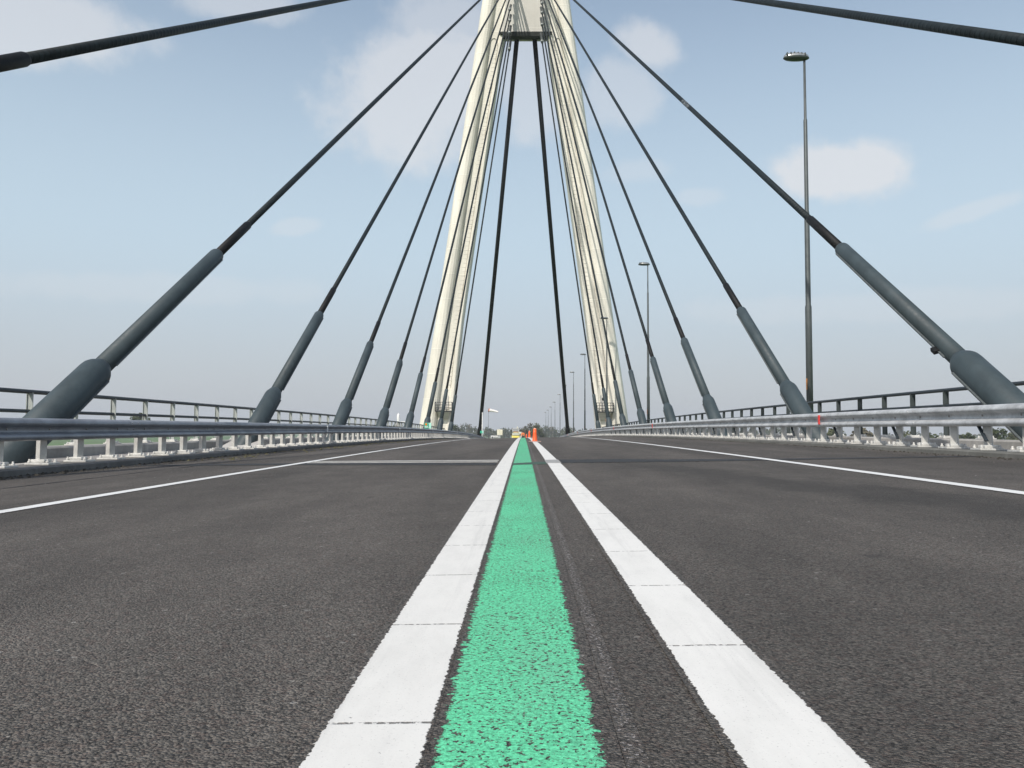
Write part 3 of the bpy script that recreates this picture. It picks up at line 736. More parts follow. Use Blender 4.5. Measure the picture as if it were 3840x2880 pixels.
# ------------------------------------------------------------------ street lamps along the right edge
LY = [31.1, 69.9, 101.3, 141.9, 174.0, 205.3, 237.7, 276, 313, 350, 387]
LLAB = ['tallest street lamp at right, silver oval head in open sky, orange sticker on its pole', 'street lamp standing between the third and fourth right-hand stay cable feet', 'street lamp whose pole stands against the right pylon leg',
        'street lamp standing just left of the right pylon leg', 'street lamp just right of the foot of the right black stay', 'street lamp partly hidden by the right black stay',
        'street lamp first and tallest to the left of the right black stay', 'distant street lamp, second to the left of the right black stay', 'distant street lamp, third to the left of the right black stay',
        'far street lamp, fourth to the left of the right black stay', 'farthest street lamp, shortest of the row above the trees']
proto = None
for i, y in enumerate(LY):
    z0 = zr(y)+0.15; base = Vector((10.73 if i == 0 else 10.55 if i != 2 else 10.22, y, z0))
    root = thing('street_lamp', base, LLAB[i], 'street lamp', 'street lamps in a row along the right edge')
    if proto is None:
        X, Y = base.x, base.y
        MB().rev((X, Y, z0-0.4), (X, Y, z0+20), [(0, 0.125), (5.4, 0.122), (5.5, 0.100), (9.0, 0.096), (9.08, 0.078), (12.6, 0.072), (12.66, 0.052), (14.95, 0.045)], 14).build('pole', M['lamp_pole'], root)
        # oval luminaire on a short arm towards the road
        zt = z0+14.62; m = MB(); n = 24; xs = X-0.31; prof = [(0.47, 0.0), (0.47, 0.03), (0.44, 0.08), (0.36, 0.13), (0.18, 0.15), (0.0, 0.155)]
        vs = []; fs = []
        for r, h in prof:
            for k in range(n): t = 2*PI*k/n; vs.append((xs+r*math.cos(t)*1.02, Y+r*math.sin(t)*0.42, zt+0.05+h))
        for q in range(len(prof)-1):
            for k in range(n): fs.append((q*n+k, q*n+(k+1) % n, (q+1)*n+(k+1) % n, (q+1)*n+k))
        m.add(vs, fs, None, True); m.add(vs[:n], [tuple(range(n))])
        head = m.build('lamp_head', M['lamp_head'], root)
        m = MB(); vs = []; fs = []
        for r, h in [(0.49, 0.03), (0.49, 0.0), (0.42, -0.04), (0.24, -0.06), (0.01, -0.065)]:
            for k in range(n): t = 2*PI*k/n; vs.append((xs+r*math.cos(t)*1.02, Y+r*math.sin(t)*0.42, zt+h))
        for q in range(4):
            for k in range(n): fs.append((q*n+k, q*n+(k+1) % n, (q+1)*n+(k+1) % n, (q+1)*n+k))
        m.add(vs, fs, None, True)
        MB.build(m, 'lamp_bowl', M['lamp_under'], head)
        m = MB()
        for k in range(6): m.box((xs-0.38+0.135*k, Y, zt+0.15-0.012*abs(k-2)), (0.05, 0.36, 0.11), None, 0.012)
        m.build('cooling_fins', M['socket'], head)
        m = MB().box((X-0.118, Y-0.03, z0+2.1), (0.028, 0.07, 0.42), None, 0.004)
        m.build('sticker', M['orange_tag'], root)
        proto = root
    else:
        for ch in list(proto.children):
            c = inst(ch, root, ch.location)
            for g2 in ch.children: inst(g2, c, g2.location)

# ------------------------------------------------------------------ traffic cones on the right centre line
CON = [(0.452, 32.2, 'largest and nearest orange traffic cone, standing on the right white centre line'), (0.47, 63.0, 'middle orange traffic cone, half hidden by the road crest behind the nearest cone'),
       (0.40, 104.0, 'smallest orange traffic cone, the farthest of the three on the centre line')]
proto = None
for x, y, lab in CON:
    b = road(x, y, 0.008); root = thing('traffic_cone', b, lab, 'traffic cone', 'orange cones on the centre line')
    if proto is None:
        MB().rev(b+Vector((0, 0, 0.03)), b+Vector((0, 0, 1)), [(0, 0.110), (0.02, 0.098), (0.30, 0.076), (0.46, 0.060), (0.465, 0.045)], 22).build('body', M['orange'], root)
        MB().rev(b+Vector((0, 0, 0.485)), b+Vector((0, 0, 1)), [(0, 0.060), (0.03, 0.055), (0.045, 0.040), (0.05, 0.01)], 18).build('tip', M['cone_band'], root)
        rot = Matrix.Rotation(0.25, 3, 'Z')
        MB().box(b+Vector((0, 0, 0.016)), (0.40, 0.36, 0.032), rot, 0.01).build('base', M['cone_base'], root)
        proto = root
    else:
        for ch in proto.children: inst(ch, root, ch.location)

# ------------------------------------------------------------------ road works beyond the crest
def wheel(root, x, y, z, r, w):
    t = MB().rev((x-w/2, y, z+r), (x+w, y, z+r), [(0, r-0.03), (0.03, r), (w-0.03, r), (w, r-0.03)], 20).build('wheel', M['tyre'], root)
    MB().rev((x-w/2-0.01, y, z+r), (x+w, y, z+r), [(0, r*0.55), (w+0.02, r*0.55)], 16).build('rim', M['chrome'], t)
def loft(m, rings, close=True):
    n = len(rings[0]); vs = [p for r in rings for p in r]; fs = []
    for i in range(len(rings)-1):
        for k in range(n): fs.append((i*n+k, i*n+(k+1) % n, (i+1)*n+(k+1) % n, (i+1)*n+k))
    fs += [tuple(range(n)), tuple(range((len(rings)-1)*n, len(rings)*n))]
    return m.add(vs, fs)
def van(root, x, y, z, w, h, ln, hood, mat):
    """panel van seen from the front: nose at y, body behind it"""
    def ring(yy, z0, z1, ww, tw):
        c = 0.10
        return [(x-ww/2, yy, z+z0+c), (x-ww/2+c, yy, z+z0), (x+ww/2-c, yy, z+z0), (x+ww/2, yy, z+z0+c), (x+ww/2, yy, z+z0+(z1-z0)*0.55), (x+tw/2, yy, z+z1-c*1.6), (x+tw/2-c*2, yy, z+z1), (x-tw/2+c*2, yy, z+z1), (x-tw/2, yy, z+z1-c*1.6), (x-ww/2, yy, z+z0+(z1-z0)*0.55)]
    m = MB()
    loft(m, [ring(y, 0.35, hood*0.86, w*0.92, w*0.86), ring(y+0.10, 0.30, hood*0.97, w, w*0.94), ring(y+0.75, 0.30, hood*1.05, w, w*0.95), ring(y+1.35, 0.30, h*0.95, w, w*0.84), ring(y+1.9, 0.30, h, w, w*0.84), ring(y+ln-0.1, 0.30, h, w, w*0.84), ring(y+ln, 0.34, h*0.97, w*0.97, w*0.82)])
    b = m.build('body', mat, root)
    # windscreen
    zc0, zc1 = hood*1.07, h*0.92; ys0, ys1 = y+0.70, y+1.26
    t = MB(); wt = w*0.43; wb = w*0.45; off = Vector((0, -0.05, 0.03)); vs = []
    n = 8
    for i in range(n+1):
        a = i/n*2-1; arc = 0.05*(1-a*a)
        vs.append(Vector((x+wb*a, ys0-arc, z+zc0))+off); vs.append(Vector((x+wt*a*0.93, ys1-arc, z+zc1+arc*0.6))+off)
    fs = [(2*i, 2*i+2, 2*i+3, 2*i+1) for i in range(n)]
    o = len(vs); vs2 = [v+Vector((0, 0.05, -0.02)) for v in vs]
    t.add(vs+vs2, fs+[(a+o, d+o, c+o, b_+o) for a, b_, c, d in fs]+[(0, 1, o+1, o), (2*n, o+2*n, o+2*n+1, 2*n+1)]).build('windscreen', M['screen'], root)
    MB().box((x, ys0-0.08, z+zc0-0.01), (w*0.84, 0.10, 0.07), None, 0.02).build('wiper_cowl', M['glass'], root)
    MB().box((x, ys1-0.07, z+zc1+0.02), (w*0.70, 0.08, 0.06), None, 0.02).build('sun_visor', M['glass'], root)
    MB().box((x, y-0.02, z+hood*0.62), (w*0.42, 0.05, 0.16), None, 0.02).build('grille', M['glass'], root)
    MB().box((x, y-0.05, z+0.42), (w*0.97, 0.16, 0.20), None, 0.04).build('bumper', M['white_paint'], root)
    for s in (-1, 1):
        MB().box((x+s*w*0.36, y-0.01, z+hood*0.68), (w*0.17, 0.07, 0.17), None, 0.03).build('headlight', M['chrome'], root)
        MB().box((x+s*(w/2+0.13), y+0.95, z+hood*1.15), (0.20, 0.10, 0.26), None, 0.03).build('mirror', M['rubber'], root)
        for yy in (y+0.85, y+ln-0.9): wheel(root, x+s*(w/2-0.13), yy, z, 0.33, 0.22)
        MB().box((x+s*(w/2-0.005), y+2.0, z+h*0.68), (0.03, 0.95, h*0.26), None, 0.01).build('side_window', M['glass'], root)
YV = 168.0
b = road(-1.52, YV); vr = thing('service_van', b, 'small yellow road works van with a grey message panel and beacon on its roof', 'van')
van(vr, b.x, YV, b.z, 1.66, 2.06, 4.3, 1.28, M['yellow_paint'])
zr_ = b.z+2.06
pn = MB().box((b.x-0.02, YV+1.7, zr_+0.40), (1.24, 0.14, 0.60), None, 0.03).build('message_panel', M['panel_grey'], vr)
m = MB()
for dx in (-0.66, 0.62): m.box((b.x+dx, YV+1.7, zr_+0.40), (0.07, 0.16, 0.72), None, 0.01)
m.box((b.x-0.02, YV+1.66, zr_+0.71), (1.3, 0.20, 0.06), None, 0.01); m.build('frame', M['white_paint'], pn)
for dx in (-0.30, 0.0, 0.3): MB().rev((b.x+dx, YV+1.45, zr_-0.03), (b.x+dx, YV+1.45, zr_+1), [(0, 0.09), (0.08, 0.085), (0.12, 0.05), (0.13, 0.01)], 12).build('warning_light', M['amber'], vr)
MB().rev((b.x+0.33, YV+1.7, zr_+0.55), (b.x+0.33, YV+1.7, zr_+3), [(0, 0.10), (0.22, 0.10), (0.24, 0.13), (0.46, 0.13), (0.54, 0.08), (0.55, 0.01)], 14).build('beacon', M['sign_cream'], vr)
b = road(-1.05, 181.0); wv = thing('white_van', b, 'white van parked behind the yellow service van, only its right side showing', 'van')
van(wv, b.x, 181.0, b.z, 1.78, 2.30, 4.9, 1.2, M['white_paint'])
MB().box((b.x+0.25, 182.9, b.z+2.36), (1.1, 0.34, 0.12), None, 0.04).build('light_bar', M['sign_cream'], wv)
# road worker in orange
def worker(x, y):
    b = road(x, y); root = thing('person', b, 'person in an orange jacket and dark trousers stooping beside the white van', 'person')
    V = lambda a, c, h: b+Vector((a, c, h))
    # skeleton: pelvis root, legs, bent torso, arms, head
    pts = {'pel': (0, 0, 0.93, .155), 'hl': (-.10, .0, .86, .10), 'kl': (-.12, -.05, .48, .065), 'al': (-.12, .03, .09, .045), 'tl': (-.13, -.13, .04, .04),
           'hr': (.10, .0, .86, .10), 'kr': (.13, -.02, .48, .065), 'ar': (.14, .05, .09, .045), 'tr': (.16, -.11, .04, .04),
           'wa': (0.0, -.05, 1.06, .14), 'ch': (-.02, -.16, 1.30, .17), 'nk': (-.03, -.24, 1.46, .06), 'hd': (-.03, -.28, 1.56, .085), 'cr': (-.03, -.29, 1.66, .075),
           'sl': (-.20, -.18, 1.38, .08), 'el': (-.27, -.22, 1.10, .05), 'wl': (-.22, -.42, .93, .035), 'fl': (-.20, -.48, .86, .03),
           'sr': (.17, -.18, 1.38, .08), 'er': (.25, -.22, 1.10, .05), 'wr': (.18, -.42, .95, .035), 'fr': (.16, -.48, .88, .03)}
    ed = [('pel', 'hl'), ('hl', 'kl'), ('kl', 'al'), ('al', 'tl'), ('pel', 'hr'), ('hr', 'kr'), ('kr', 'ar'), ('ar', 'tr'), ('pel', 'wa'), ('wa', 'ch'), ('ch', 'nk'), ('nk', 'hd'), ('hd', 'cr'), ('ch', 'sl'), ('sl', 'el'), ('el', 'wl'), ('wl', 'fl'), ('ch', 'sr'), ('sr', 'er'), ('er', 'wr'), ('wr', 'fr')]
    def skin(name, keys, mat, parent, grow=0.0, sub=2):
        ks = list(keys); me = bpy.data.meshes.new(name); ix = {k: i for i, k in enumerate(ks)}
        me.from_pydata([Vector(pts[k][:3]) for k in ks], [(ix[a], ix[c]) for a, c in ed if a in ix and c in ix], [])
        o = bpy.data.objects.new(name, me); COL.objects.link(o); o.parent = parent; me.materials.append(mat)
        md = o.modifiers.new('skin', 'SKIN'); md.use_smooth_shade = True
        for k in ks:
            r = pts[k][3]+grow; sv = me.skin_vertices[0].data[ix[k]]; sv.radius = (r, r*(0.72 if k in ('pel', 'wa', 'ch') else 1.0))
        me.skin_vertices[0].data[0].use_root = True
        sb = o.modifiers.new('sub', 'SUBSURF'); sb.levels = sub; sb.render_levels = sub
        return o
    body = skin('body', pts.keys(), M['skin'], root)
    skin('jacket', ['wa', 'ch', 'sl', 'el', 'wl', 'sr', 'er', 'wr'], M['hivis'], body, 0.035)
    skin('trousers', ['pel', 'hl', 'kl', 'al', 'hr', 'kr', 'ar'], M['navy'], body, 0.025)
    skin('boots', ['al', 'tl'], M['tyre'], body, 0.03, 1); skin('boots', ['ar', 'tr'], M['tyre'], body, 0.03, 1)
    MB().rev(V(-.03, -.285, 1.62), V(-.03, -.285, 3), [(0, .105), (.05, .10), (.10, .06), (.115, .01)], 16).build('hair', M['hair'], body)
    f = MB()
    for e in (-.03, .03): f.rev(V(-.03+e, -.365, 1.60), V(-.03+e, -.39, 1.60), [(0, .012), (.008, .012), (.012, .003)], 8)
    f.build('eyes', M['dark'], body)
    MB().rev(V(-.03, -.36, 1.595), V(-.03, -.40, 1.565), [(0, .012), (.035, .016), (.042, .004)], 8).build('nose', M['skin'], body)
    for h_, sx in (('fl', -1), ('fr', 1)):
        p = Vector(pts[h_][:3]); m = MB(); q = b+p
        for i in range(4):
            dx = -0.026+0.017*i; l = (0.06, 0.07, 0.066, 0.052)[i]
            m.tube(q+Vector((dx, -.01, -.01)), q+Vector((dx, -.03, -.01-l*0.6)), 0.009, 6).tube(q+Vector((dx, -.03, -.01-l*0.6)), q+Vector((dx, -.02, -.01-l)), 0.008, 6)
        m.tube(q+Vector((-sx*0.03, -.005, .01)), q+Vector((-sx*0.055, -.03, -.035)), 0.010, 6)
        m.build('hand', M['skin'], body)
    return root
worker(-0.05, 150.0)
# temporary sign and low board on the left lane
b = road(-4.78, 170.0); r = thing('road_sign', b, 'square cream road works sign on a single white post', 'road sign')
MB().tube(b, b+Vector((0, 0, 2.6)), 0.055, 10).build('post', M['white_paint'], r)
MB().box(b+Vector((-0.03, -0.08, 2.12)), (1.12, 0.05, 1.16), None, 0.02).build('panel', M['sign_cream'], r)
m = MB().box(b+Vector((-0.03, -0.112, 2.2)), (0.09, 0.012, 0.7)).box(b+Vector((0.24, -0.112, 2.0)), (0.06, 0.012, 0.6), Matrix.Rotation(0.25, 3, 'Y')).box(b+Vector((-0.2, -0.112, 2.4)), (0.2, 0.012, 0.06))
m.build('faded_lines', M['sign_mark'], r)
b = road(-5.75, 170.5); r = thing('barrier_board', b, 'low white framed board standing beside the cream road works sign', 'barrier board')
MB().box(b+Vector((0, 0, 1.0)), (1.80, 0.06, 0.86), None, 0.015).build('panel', M['white_paint'], r)
m = MB()
for dx in (-0.92, 0.92): m.box(b+Vector((dx, 0, 0.75)), (0.07, 0.09, 1.5))
m.box(b+Vector((0, 0, 1.46)), (1.9, 0.08, 0.06)).box(b+Vector((0, 0, 0.54)), (1.9, 0.08, 0.05)); m.build('frame', M['galv'], r)
m = MB().box(b+Vector((0.12, -0.035, 1.05)), (1.0, 0.012, 0.40)); m.build('pale_field', M['hpost'], r)
m = MB().rev(b+Vector((-0.62, -0.03, 1.1)), b+Vector((-0.62, -1, 1.1)), [(0, 0.18), (0.012, 0.18)], 16).box(b+Vector((-0.34, -0.035, 1.0)), (0.05, 0.012, 0.6)); m.build('grey_marks', M['socket'], r)
# green hectometre signs by the left rail
def hecto(x, y, z, lab, two, w):
    b = Vector((x, y, zr(y)-0.1)); r = thing('hectometre_sign', b, lab, 'distance sign', 'green distance signs by the left guardrail')
    zc = z
    MB().tube(b, (x, y, zc-0.12), 0.03, 8).build('post', M['galv'], r)
    p = MB().box((x-w*0.27, y-0.05, zc), (w*0.54, 0.03, 0.44), None, 0.012).build('panel', M['sign_green'], r)
    if two:
        MB().rev((x-w*0.30, y-0.063, zc+0.10), (x-w*0.30, y-1, zc+0.10), [(0, 0.09), (0.008, 0.09)], 14).build('orange_shield', M['amber'], p)
        m = MB()
        for i in range(4): m.box((x-w*0.44+0.065*i, y-0.07, zc-0.10), (0.04, 0.008, 0.11))
        m.build('white_marks', M['white_paint'], p)
    q = MB().box((x+w*0.22, y-0.02, zc), (w*0.46, 0.03, 0.44), Matrix.Rotation(-0.5, 3, 'Z'), 0.012).build('side_panel', M['sign_pale'], r)
    return r
hecto(-7.35, 64.0, 1.09, 'small green and orange distance sign above left guardrail, before the left pylon leg', True, 0.56)
hecto(-7.35, 148.0, 0.70, 'far pale green distance sign above left guardrail at the white mast foot', False, 0.62)
# white mast and windsock on the left edge
b = Vector((-7.45, 150.5, zr(150)-0.1)); r = thing('mast', b, 'slender white mast rising beside the left black stay', 'mast')
MB().rev(b, b+Vector((0, 0, 9)), [(0, 0.11), (3.0, 0.10), (3.05, 0.075), (8.15, 0.055)], 12).build('pole', M['white_paint'], r)
MB().rev(b+Vector((0, 0, 8.1)), b+Vector((0, 0, 9)), [(0, 0.09), (0.08, 0.09), (0.16, 0.02)], 12).build('cap', M['white_paint'], r)
b = Vector((-11.9, 282.0, GROUND)); zt = 8.25; r = thing('windsock', b, 'white windsock with red bands blowing right from a thin grey pole', 'windsock')
MB().rev(b, b+Vector((0, 0, 40)), [(0, 0.16), (zt-GROUND-6.0, 0.13), (zt-GROUND-5.9, 0.06), (zt-GROUND+0.6, 0.045)], 10).build('pole', M['lamp_pole'], r)
p0 = Vector((-11.85, 282.0, zt)); rings = []; n = 18; L = 3.25
m1 = MB(); m2 = MB()
def sockring(t):
    c = p0+Vector((L*t, -0.3*t, 0.02-0.50*t*t-0.12*t)); R = 0.58-0.24*t+0.03*math.sin(t*17)
    d = Vector((1, -0.1, -0.2-0.7*t)).normalized(); u = d.cross(Vector((0, 0, 1))).normalized(); w = u.cross(d)
    return [c+(u*math.cos(2*PI*k/n)+w*math.sin(2*PI*k/n))*R for k in range(n)]
def sockseg(m, t0, t1):
    a = [sockring(t0+(t1-t0)*i/6) for i in range(7)]; vs = [p for q in a for p in q]; fs = []
    for i in range(6):
        for k in range(n): fs.append((i*n+k, i*n+(k+1) % n, (i+1)*n+(k+1) % n, (i+1)*n+k))
    m.add(vs, fs, None, True)
sockseg(m2, 0.0, 0.10); sockseg(m1, 0.10, 0.36); sockseg(m1, 0.36, 1.0)
sk = m1.build('sock', M['sock'], r); m2.build('red_band', M['sock_red'], sk)
rr = sockring(0.0); m = MB()
for k in range(n): m.tube(rr[k], rr[(k+1) % n], 0.03, 6)
m.build('hoop', M['lamp_pole'], r)
# white round-topped housing beyond the left handrail
b = Vector((-12.1, 80.0, GROUND)); r = thing('navigation_marker', b, 'white round-topped marker housing beyond the left handrail, left of the left pylon leg', 'marker')
MB().rev(b, b+Vector((0, 0, 30)), [(0, 0.20), (-GROUND+1.5, 0.18)], 14).build('pile', M['deck'], r)
MB().rev((b.x, b.y, 1.62), (b.x, b.y, 9), [(0, 0.15), (0.02, 0.15), (0.6, 0.15), (0.64, 0.14), (0.70, 0.08), (0.76, 0.06), (0.80, 0.01)], 18).build('housing', M['white_paint'], r)
MB().box((b.x+0.33, b.y, 1.56), (0.78, 0.5, 0.10), None, 0.02).build('shelf', M['white_paint'], r)

# ------------------------------------------------------------------ trees
def foliage(m, c, rx, ry, rz, n, size, rnd, lumps=9):
    """leafy sprays gathered in clumps through the crown's volume"""
    cl = []
    for i in range(lumps):
        a = rnd.uniform(0, 2*PI); h = rnd.uniform(-0.75, 0.9); q = math.sqrt(max(0.05, 1-h*h))*rnd.uniform(0.35, 0.85)
        cl.append((Vector((math.cos(a)*q*rx, math.sin(a)*q*ry, h*rz*0.8)), rnd.uniform(0.28, 0.50)))
    for i in range(n):
        o, k = rnd.choice(cl)
        d = Vector((rnd.gauss(0, 1), rnd.gauss(0, 1), rnd.gauss(0, 1))).normalized()*(rnd.random()**0.45)
        p = Vector(c)+o+Vector((d.x*rx*k, d.y*ry*k, d.z*rz*k))
        s = size*rnd.uniform(0.5, 1.3); u = Vector((rnd.gauss(0, 1), rnd.gauss(0, 1), rnd.gauss(0, 0.7))).normalized(); w = u.orthogonal().normalized(); w = Matrix.Rotation(rnd.uniform(0, 6.28), 3, u) @ w
        m.add([p-u*s, p+w*s*0.55, p+u*s, p-w*s*0.55], [(0, 1, 2, 3)])
def tree(x, y, h, r, mat, lab, group, seed, n=500, size=0.6, trunk=0.28, z0=GROUND, squash=0.42, name='tree'):
    rnd = random.Random(seed); root = thing(name, (x, y, z0), lab, 'tree' if name == 'tree' else 'bush', group)
    b = Vector((x, y, z0)); m = MB()
    if name == 'tree':
        m.rev(b-Vector((0, 0, 0.4)), b+Vector((0, 0, h)), [(0, h*0.028), (h*trunk, h*0.020), (h*0.7, h*0.008), (h*0.9, h*0.003)], 8)
        for i in range(7):
            a = rnd.uniform(0, 6.28); z1 = h*rnd.uniform(trunk*0.8, 0.65)
            m.rev(b+Vector((0, 0, z1)), b+Vector((math.cos(a)*r*0.8, math.sin(a)*r*0.8, z1+h*0.22)), [(0, h*0.009), (r*0.9, h*0.003)], 6)
        m.build('trunk', M['bark'], root)
        ch = h*(1-trunk*0.75)/2; c = b+Vector((0, 0, h-ch))
    else: ch = h*0.5; c = b+Vector((0, 0, h*0.5))
    f = MB(); foliage(f, c, r, r, ch, n, size, rnd, 12)
    f.build('crown', mat, root, fix=False)
    return root
LA, LB, LC = M['leaf_a'], M['leaf_b'], M['leaf_c']
T0 = 'trees around the bridge'
tree(-233, 500, 24.5, 6.3, LA, 'lone broad grey green tree beyond the left handrail', T0, 11, 1800, 0.85)
for i, (x, y, h, r, mt, lab) in enumerate([
    (-2.5, 600, 14.8, 4.6, LC, 'left tree of the brownish clump above the yellow van'), (3.4, 610, 17.6, 4.8, LC, 'tallest twiggy tree of the clump above the white van'),
    (9.0, 598, 16.8, 4.4, LB, 'olive green tree of the clump above the nearest cone'), (14.5, 606, 14.2, 4.6, LB, 'low right tree of the clump at the middle of the horizon'),
    (-50.5, 600, 16.0, 6.2, LA, 'rounded dark tree left of the foot of the left black stay')]):
    tree(x, y, h, r, mt, lab, T0, 20+i, 750, 0.62)
RB = [(134.7, 360, 12.6, 5.5, LB, 'bush', 'pale bush seen under the right rail behind the red reflector'), (146, 360, 12.3, 5.0, LC, 'tree', 'brownish tree seen under the right rail, left of the green bush'),
      (158.5, 350, 11.4, 6.5, LB, 'bush', 'bright green bush mound seen under the right rail'), (187, 380, 10.9, 7.0, LA, 'bush', 'dark low bush under the right rail, right of the green mound'),
      (197, 370, 10.7, 5.2, LA, 'bush', 'dark rounded bush between two right rail posts'), (199, 350, 13.3, 4.8, LA, 'tree', 'dark rounded tree by the foot of the nearest right cable'),
      (207, 352, 12.0, 5.0, LB, 'tree', 'greyish tree at the right end of the guardrail'), (110, 380, 9.4, 5.0, LC, 'bush', 'brownish bush under the right rail near the second cable foot')]
for i, (x, y, h, r, mt, nm, lab) in enumerate(RB): tree(x, y, h, r, mt, lab, 'bushes and trees right of the bridge', 50+i, 1500, 0.75, 0.2, name=nm)
# far woodland along the horizon: one mass
rnd = random.Random(99)
def wood(name, lab, xa, xb, ya, yb, h0, h1, cnt, size, npt, seed, mats):
    rnd = random.Random(seed); m = MB(); mi = []
    for i in range(cnt):
        t = i/cnt; x = xa+(xb-xa)*t+rnd.uniform(-4, 4); y = rnd.uniform(ya, yb)
        h = rnd.uniform(h0, h1)*(1+0.12*math.sin(x*0.05)+0.07*math.sin(x*0.19)); r = rnd.uniform(4.0, 6.5)
        f0 = len(m.f); foliage(m, (x, y, GROUND+h*0.52), r, r, h*0.52, npt, size, rnd, 7)
        k = rnd.choices(range(len(mats)), (5, 3, 2))[0]; mi += [k]*(len(m.f)-f0)
    o = m.build(name, [M[q] for q in mats], fix=False); o.data.polygons.foreach_set('material_index', mi)
    tag(o, lab, 'woodland', kind='stuff'); return o
wood('woodland', 'hazy dark woodland along the horizon behind the road works', -300, 430, 1240, 1360, 16.5, 20.5, 430, 1.4, 85, 5, ['leaf_a', 'leaf_b', 'leaf_c'])
wood('woodland', 'faint far belt of trees along the whole horizon', -1500, 1500, 1750, 1950, 13, 17, 420, 2.2, 45, 6, ['leaf_a', 'leaf_b', 'leaf_c'])

# ------------------------------------------------------------------ air
hz = MB().box((0, 2380, 55), (6400, 6400, 134)); mh = bpy.data.materials.new('hazy_air'); mh.use_nodes = True; nt = mh.node_tree
nt.nodes.clear(); out = nt.nodes.new('ShaderNodeOutputMaterial'); pv = nt.nodes.new('ShaderNodeVolumePrincipled')
pv.inputs['Color'].default_value = (0.90, 0.94, 1.0, 1); pv.inputs['Density'].default_value = 0.00020; pv.inputs['Anisotropy'].default_value = 0.0
nt.links.new(pv.outputs[0], out.inputs['Volume'])
ho = hz.build('haze', mh); ho['kind'] = 'stuff'; ho['label'] = 'thin pale haze filling the air over the bridge'

# ------------------------------------------------------------------ camera
F, U0, V0 = 3100.0, 1920.0, 1440.0
cam = bpy.data.cameras.new('camera'); co = bpy.data.objects.new('camera', cam); COL.objects.link(co)
cam.sensor_width = 36.0; cam.lens = F/3840*36.0; cam.clip_start = 0.05; cam.clip_end = 12000
pitch = math.atan((1624-V0)/F); yaw = math.atan((1963-U0)/F); roll = math.radians(0.3)
fw = Vector((-math.sin(yaw)*math.cos(pitch), math.cos(yaw)*math.cos(pitch), math.sin(pitch)))
r0 = Vector((math.cos(yaw), math.sin(yaw), 0)); u0 = r0.cross(fw)
R = r0*math.cos(roll)+u0*math.sin(roll); U = R.cross(fw)
co.matrix_world = Matrix(((R.x, U.x, -fw.x, 0), (R.y, U.y, -fw.y, 0), (R.z, U.z, -fw.z, 0.55), (0, 0, 0, 1)))
S.camera = co
def sky_dir(u, v): return (fw+R*((u-U0)/F)+U*((V0-v)/F)).normalized()

# ------------------------------------------------------------------ sun and sky
LDIR = Vector((0.48, 0.95, -1.0)).normalized(); sd = -LDIR
sun = bpy.data.lights.new('sun', 'SUN'); so = bpy.data.objects.new('sun', sun); COL.objects.link(so)
sun.energy = 3.5; sun.angle = math.radians(0.53); sun.color = (1.0, 0.955, 0.88)
so.rotation_euler = LDIR.to_track_quat('-Z', 'Y').to_euler(); so.location = (-30, -60, 90)
W = bpy.data.worlds.new('World'); S.world = W; W.use_nodes = True; nt = W.node_tree
bg = nt.nodes['Background']; bg.inputs['Strength'].default_value = 0.14
sky = nt.nodes.new('ShaderNodeTexSky'); sky.sky_type = 'NISHITA'; sky.sun_disc = False
sky.sun_elevation = math.asin(sd.z); sky.sun_rotation = math.atan2(sd.x, sd.y); sky.air_density = 1.0; sky.dust_density = 2.2; sky.ozone_density = 1.0
tc = nt.nodes.new('ShaderNodeTexCoord').outputs['Generated']
# soft clouds, each at its own bearing
CL = [  # centre pixel bearing, half width, half height, tilt, density
    (1560, 330, 0.115, 0.085, 0.55, 0.85), (1440, 400, 0.075, 0.040, 0.2, 0.55), (1650, 120, 0.080, 0.075, 0.9, 0.6), (3130, 645, 0.074, 0.036, 0.0, 1.15), (3270, 605, 0.040, 0.028, -0.3, 0.6), (2440, 170, 0.042, 0.030, -0.5, 0.75),
    (2330, 350, 0.055, 0.045, 0.3, 0.5), (1990, 280, 0.050, 0.09, 0.2, 0.6), (80, 60, 0.125, 0.045, 0.1, 0.8), (880, 10, 0.075, 0.022, 0.1, 0.6), (1110, 850, 0.030, 0.010, 0.2, 0.35), (2620, 740, 0.035, 0.014, 0.0, 0.3), (3680, 780, 0.060, 0.012, 0.25, 0.4), (2390, 640, 0.050, 0.018, 0.0, 0.3), (600, 1080, 0.20, 0.02, 0.05, 0.25), (3300, 1150, 0.25, 0.02, -0.03, 0.25)]
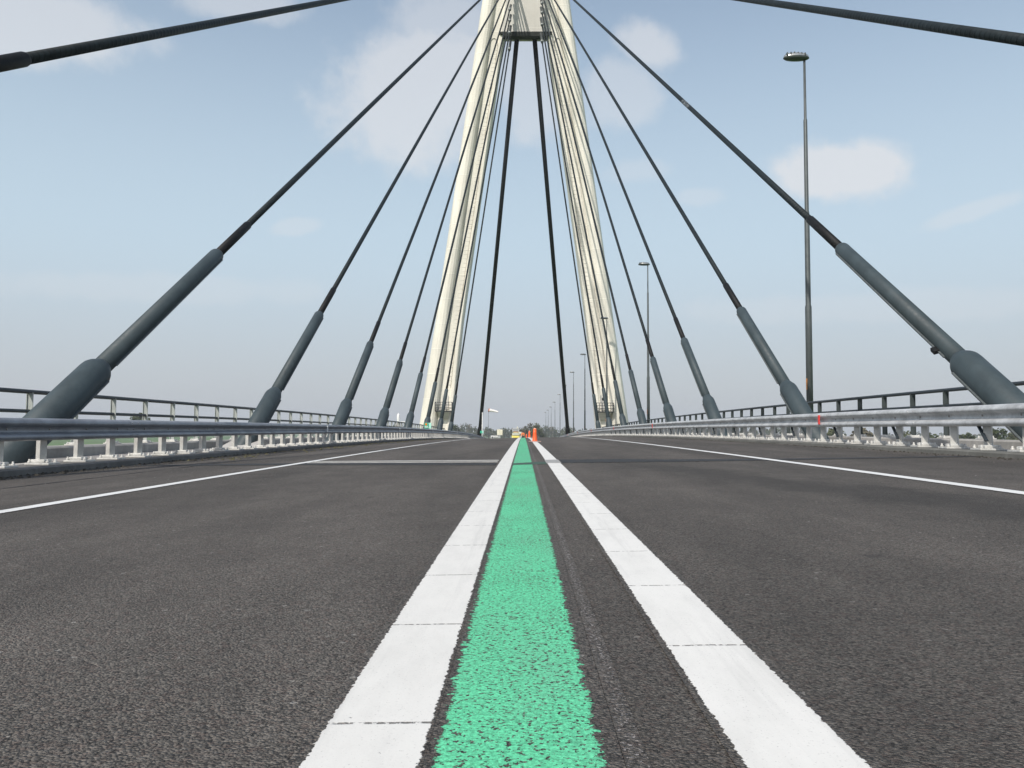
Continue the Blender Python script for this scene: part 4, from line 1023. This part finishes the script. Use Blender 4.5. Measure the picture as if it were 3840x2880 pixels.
# broad cloud field outside the frame too
nz = nt.nodes.new('ShaderNodeTexNoise'); nz.inputs['Scale'].default_value = 9; nz.inputs['Detail'].default_value = 6; nz.inputs['Roughness'].default_value = 0.58
nt.links.new(tc, nz.inputs['Vector'])
nw = nt.nodes.new('ShaderNodeTexNoise'); nw.inputs['Scale'].default_value = 28; nw.inputs['Detail'].default_value = 5; nw.inputs['Roughness'].default_value = 0.6
nt.links.new(tc, nw.inputs['Vector'])
edge = math_(nt, 'ADD', math_(nt, 'MULTIPLY', math_(nt, 'SUBTRACT', nz.outputs['Fac'], 0.5), 1.5), math_(nt, 'MULTIPLY', math_(nt, 'SUBTRACT', nw.outputs['Fac'], 0.5), 0.7))
def dot(v, d):
    n = nt.nodes.new('ShaderNodeVectorMath'); n.operation = 'DOT_PRODUCT'; nt.links.new(v, n.inputs[0]); n.inputs[1].default_value = d; return n.outputs['Value']
tot = None
for u, v, a, h, tl, den in CL:
    d = sky_dir(u, v); rx = d.cross(Vector((0, 0, 1))).normalized(); uy = rx.cross(d)
    ex = (rx*math.cos(tl)+uy*math.sin(tl)); ey = (uy*math.cos(tl)-rx*math.sin(tl))
    p = math_(nt, 'DIVIDE', dot(tc, ex), a); q = math_(nt, 'DIVIDE', dot(tc, ey), h)
    rr_ = math_(nt, 'SQRT', math_(nt, 'ADD', math_(nt, 'MULTIPLY', p, p), math_(nt, 'MULTIPLY', q, q)))
    front = math_(nt, 'GREATER_THAN', dot(tc, d), 0.2)
    k = maprange(nt, math_(nt, 'ADD', rr_, edge), 0.50, 1.12, den, 0.0)
    k = math_(nt, 'MULTIPLY', k, front)
    tot = k if tot is None else math_(nt, 'MAXIMUM', tot, k)
tot = math_(nt, 'MULTIPLY', tot, 1.0, clamp=True)
zc = sep(nt, tc)[2]
veil = maprange(nt, zc, 0.16, 0.66, 0.90, 0.10)
vcol = mixc(nt, maprange(nt, zc, 0.0, 0.24, 0.0, 1.0), (3.95, 4.16, 4.36), (4.15, 5.15, 5.88))
hazec = mixc(nt, veil, sky.outputs[0], vcol)
fin = mixc(nt, math_(nt, 'MULTIPLY', tot, 0.74), hazec, (5.66, 5.70, 5.84))
nt.links.new(fin, bg.inputs['Color'])

# ------------------------------------------------------------------ render settings
S.render.engine = 'CYCLES'
S.view_settings.view_transform = 'Standard'; S.view_settings.look = 'None'; S.view_settings.gamma = 1.0; S.view_settings.use_curve_mapping = False
S.view_settings.exposure = 0.0
S.cycles.max_bounces = 6; S.cycles.diffuse_bounces = 3; S.cycles.glossy_bounces = 3; S.cycles.volume_bounces = 0
S.cycles.use_denoising = True
S.cycles.use_adaptive_sampling = True; S.cycles.adaptive_threshold = 0.008
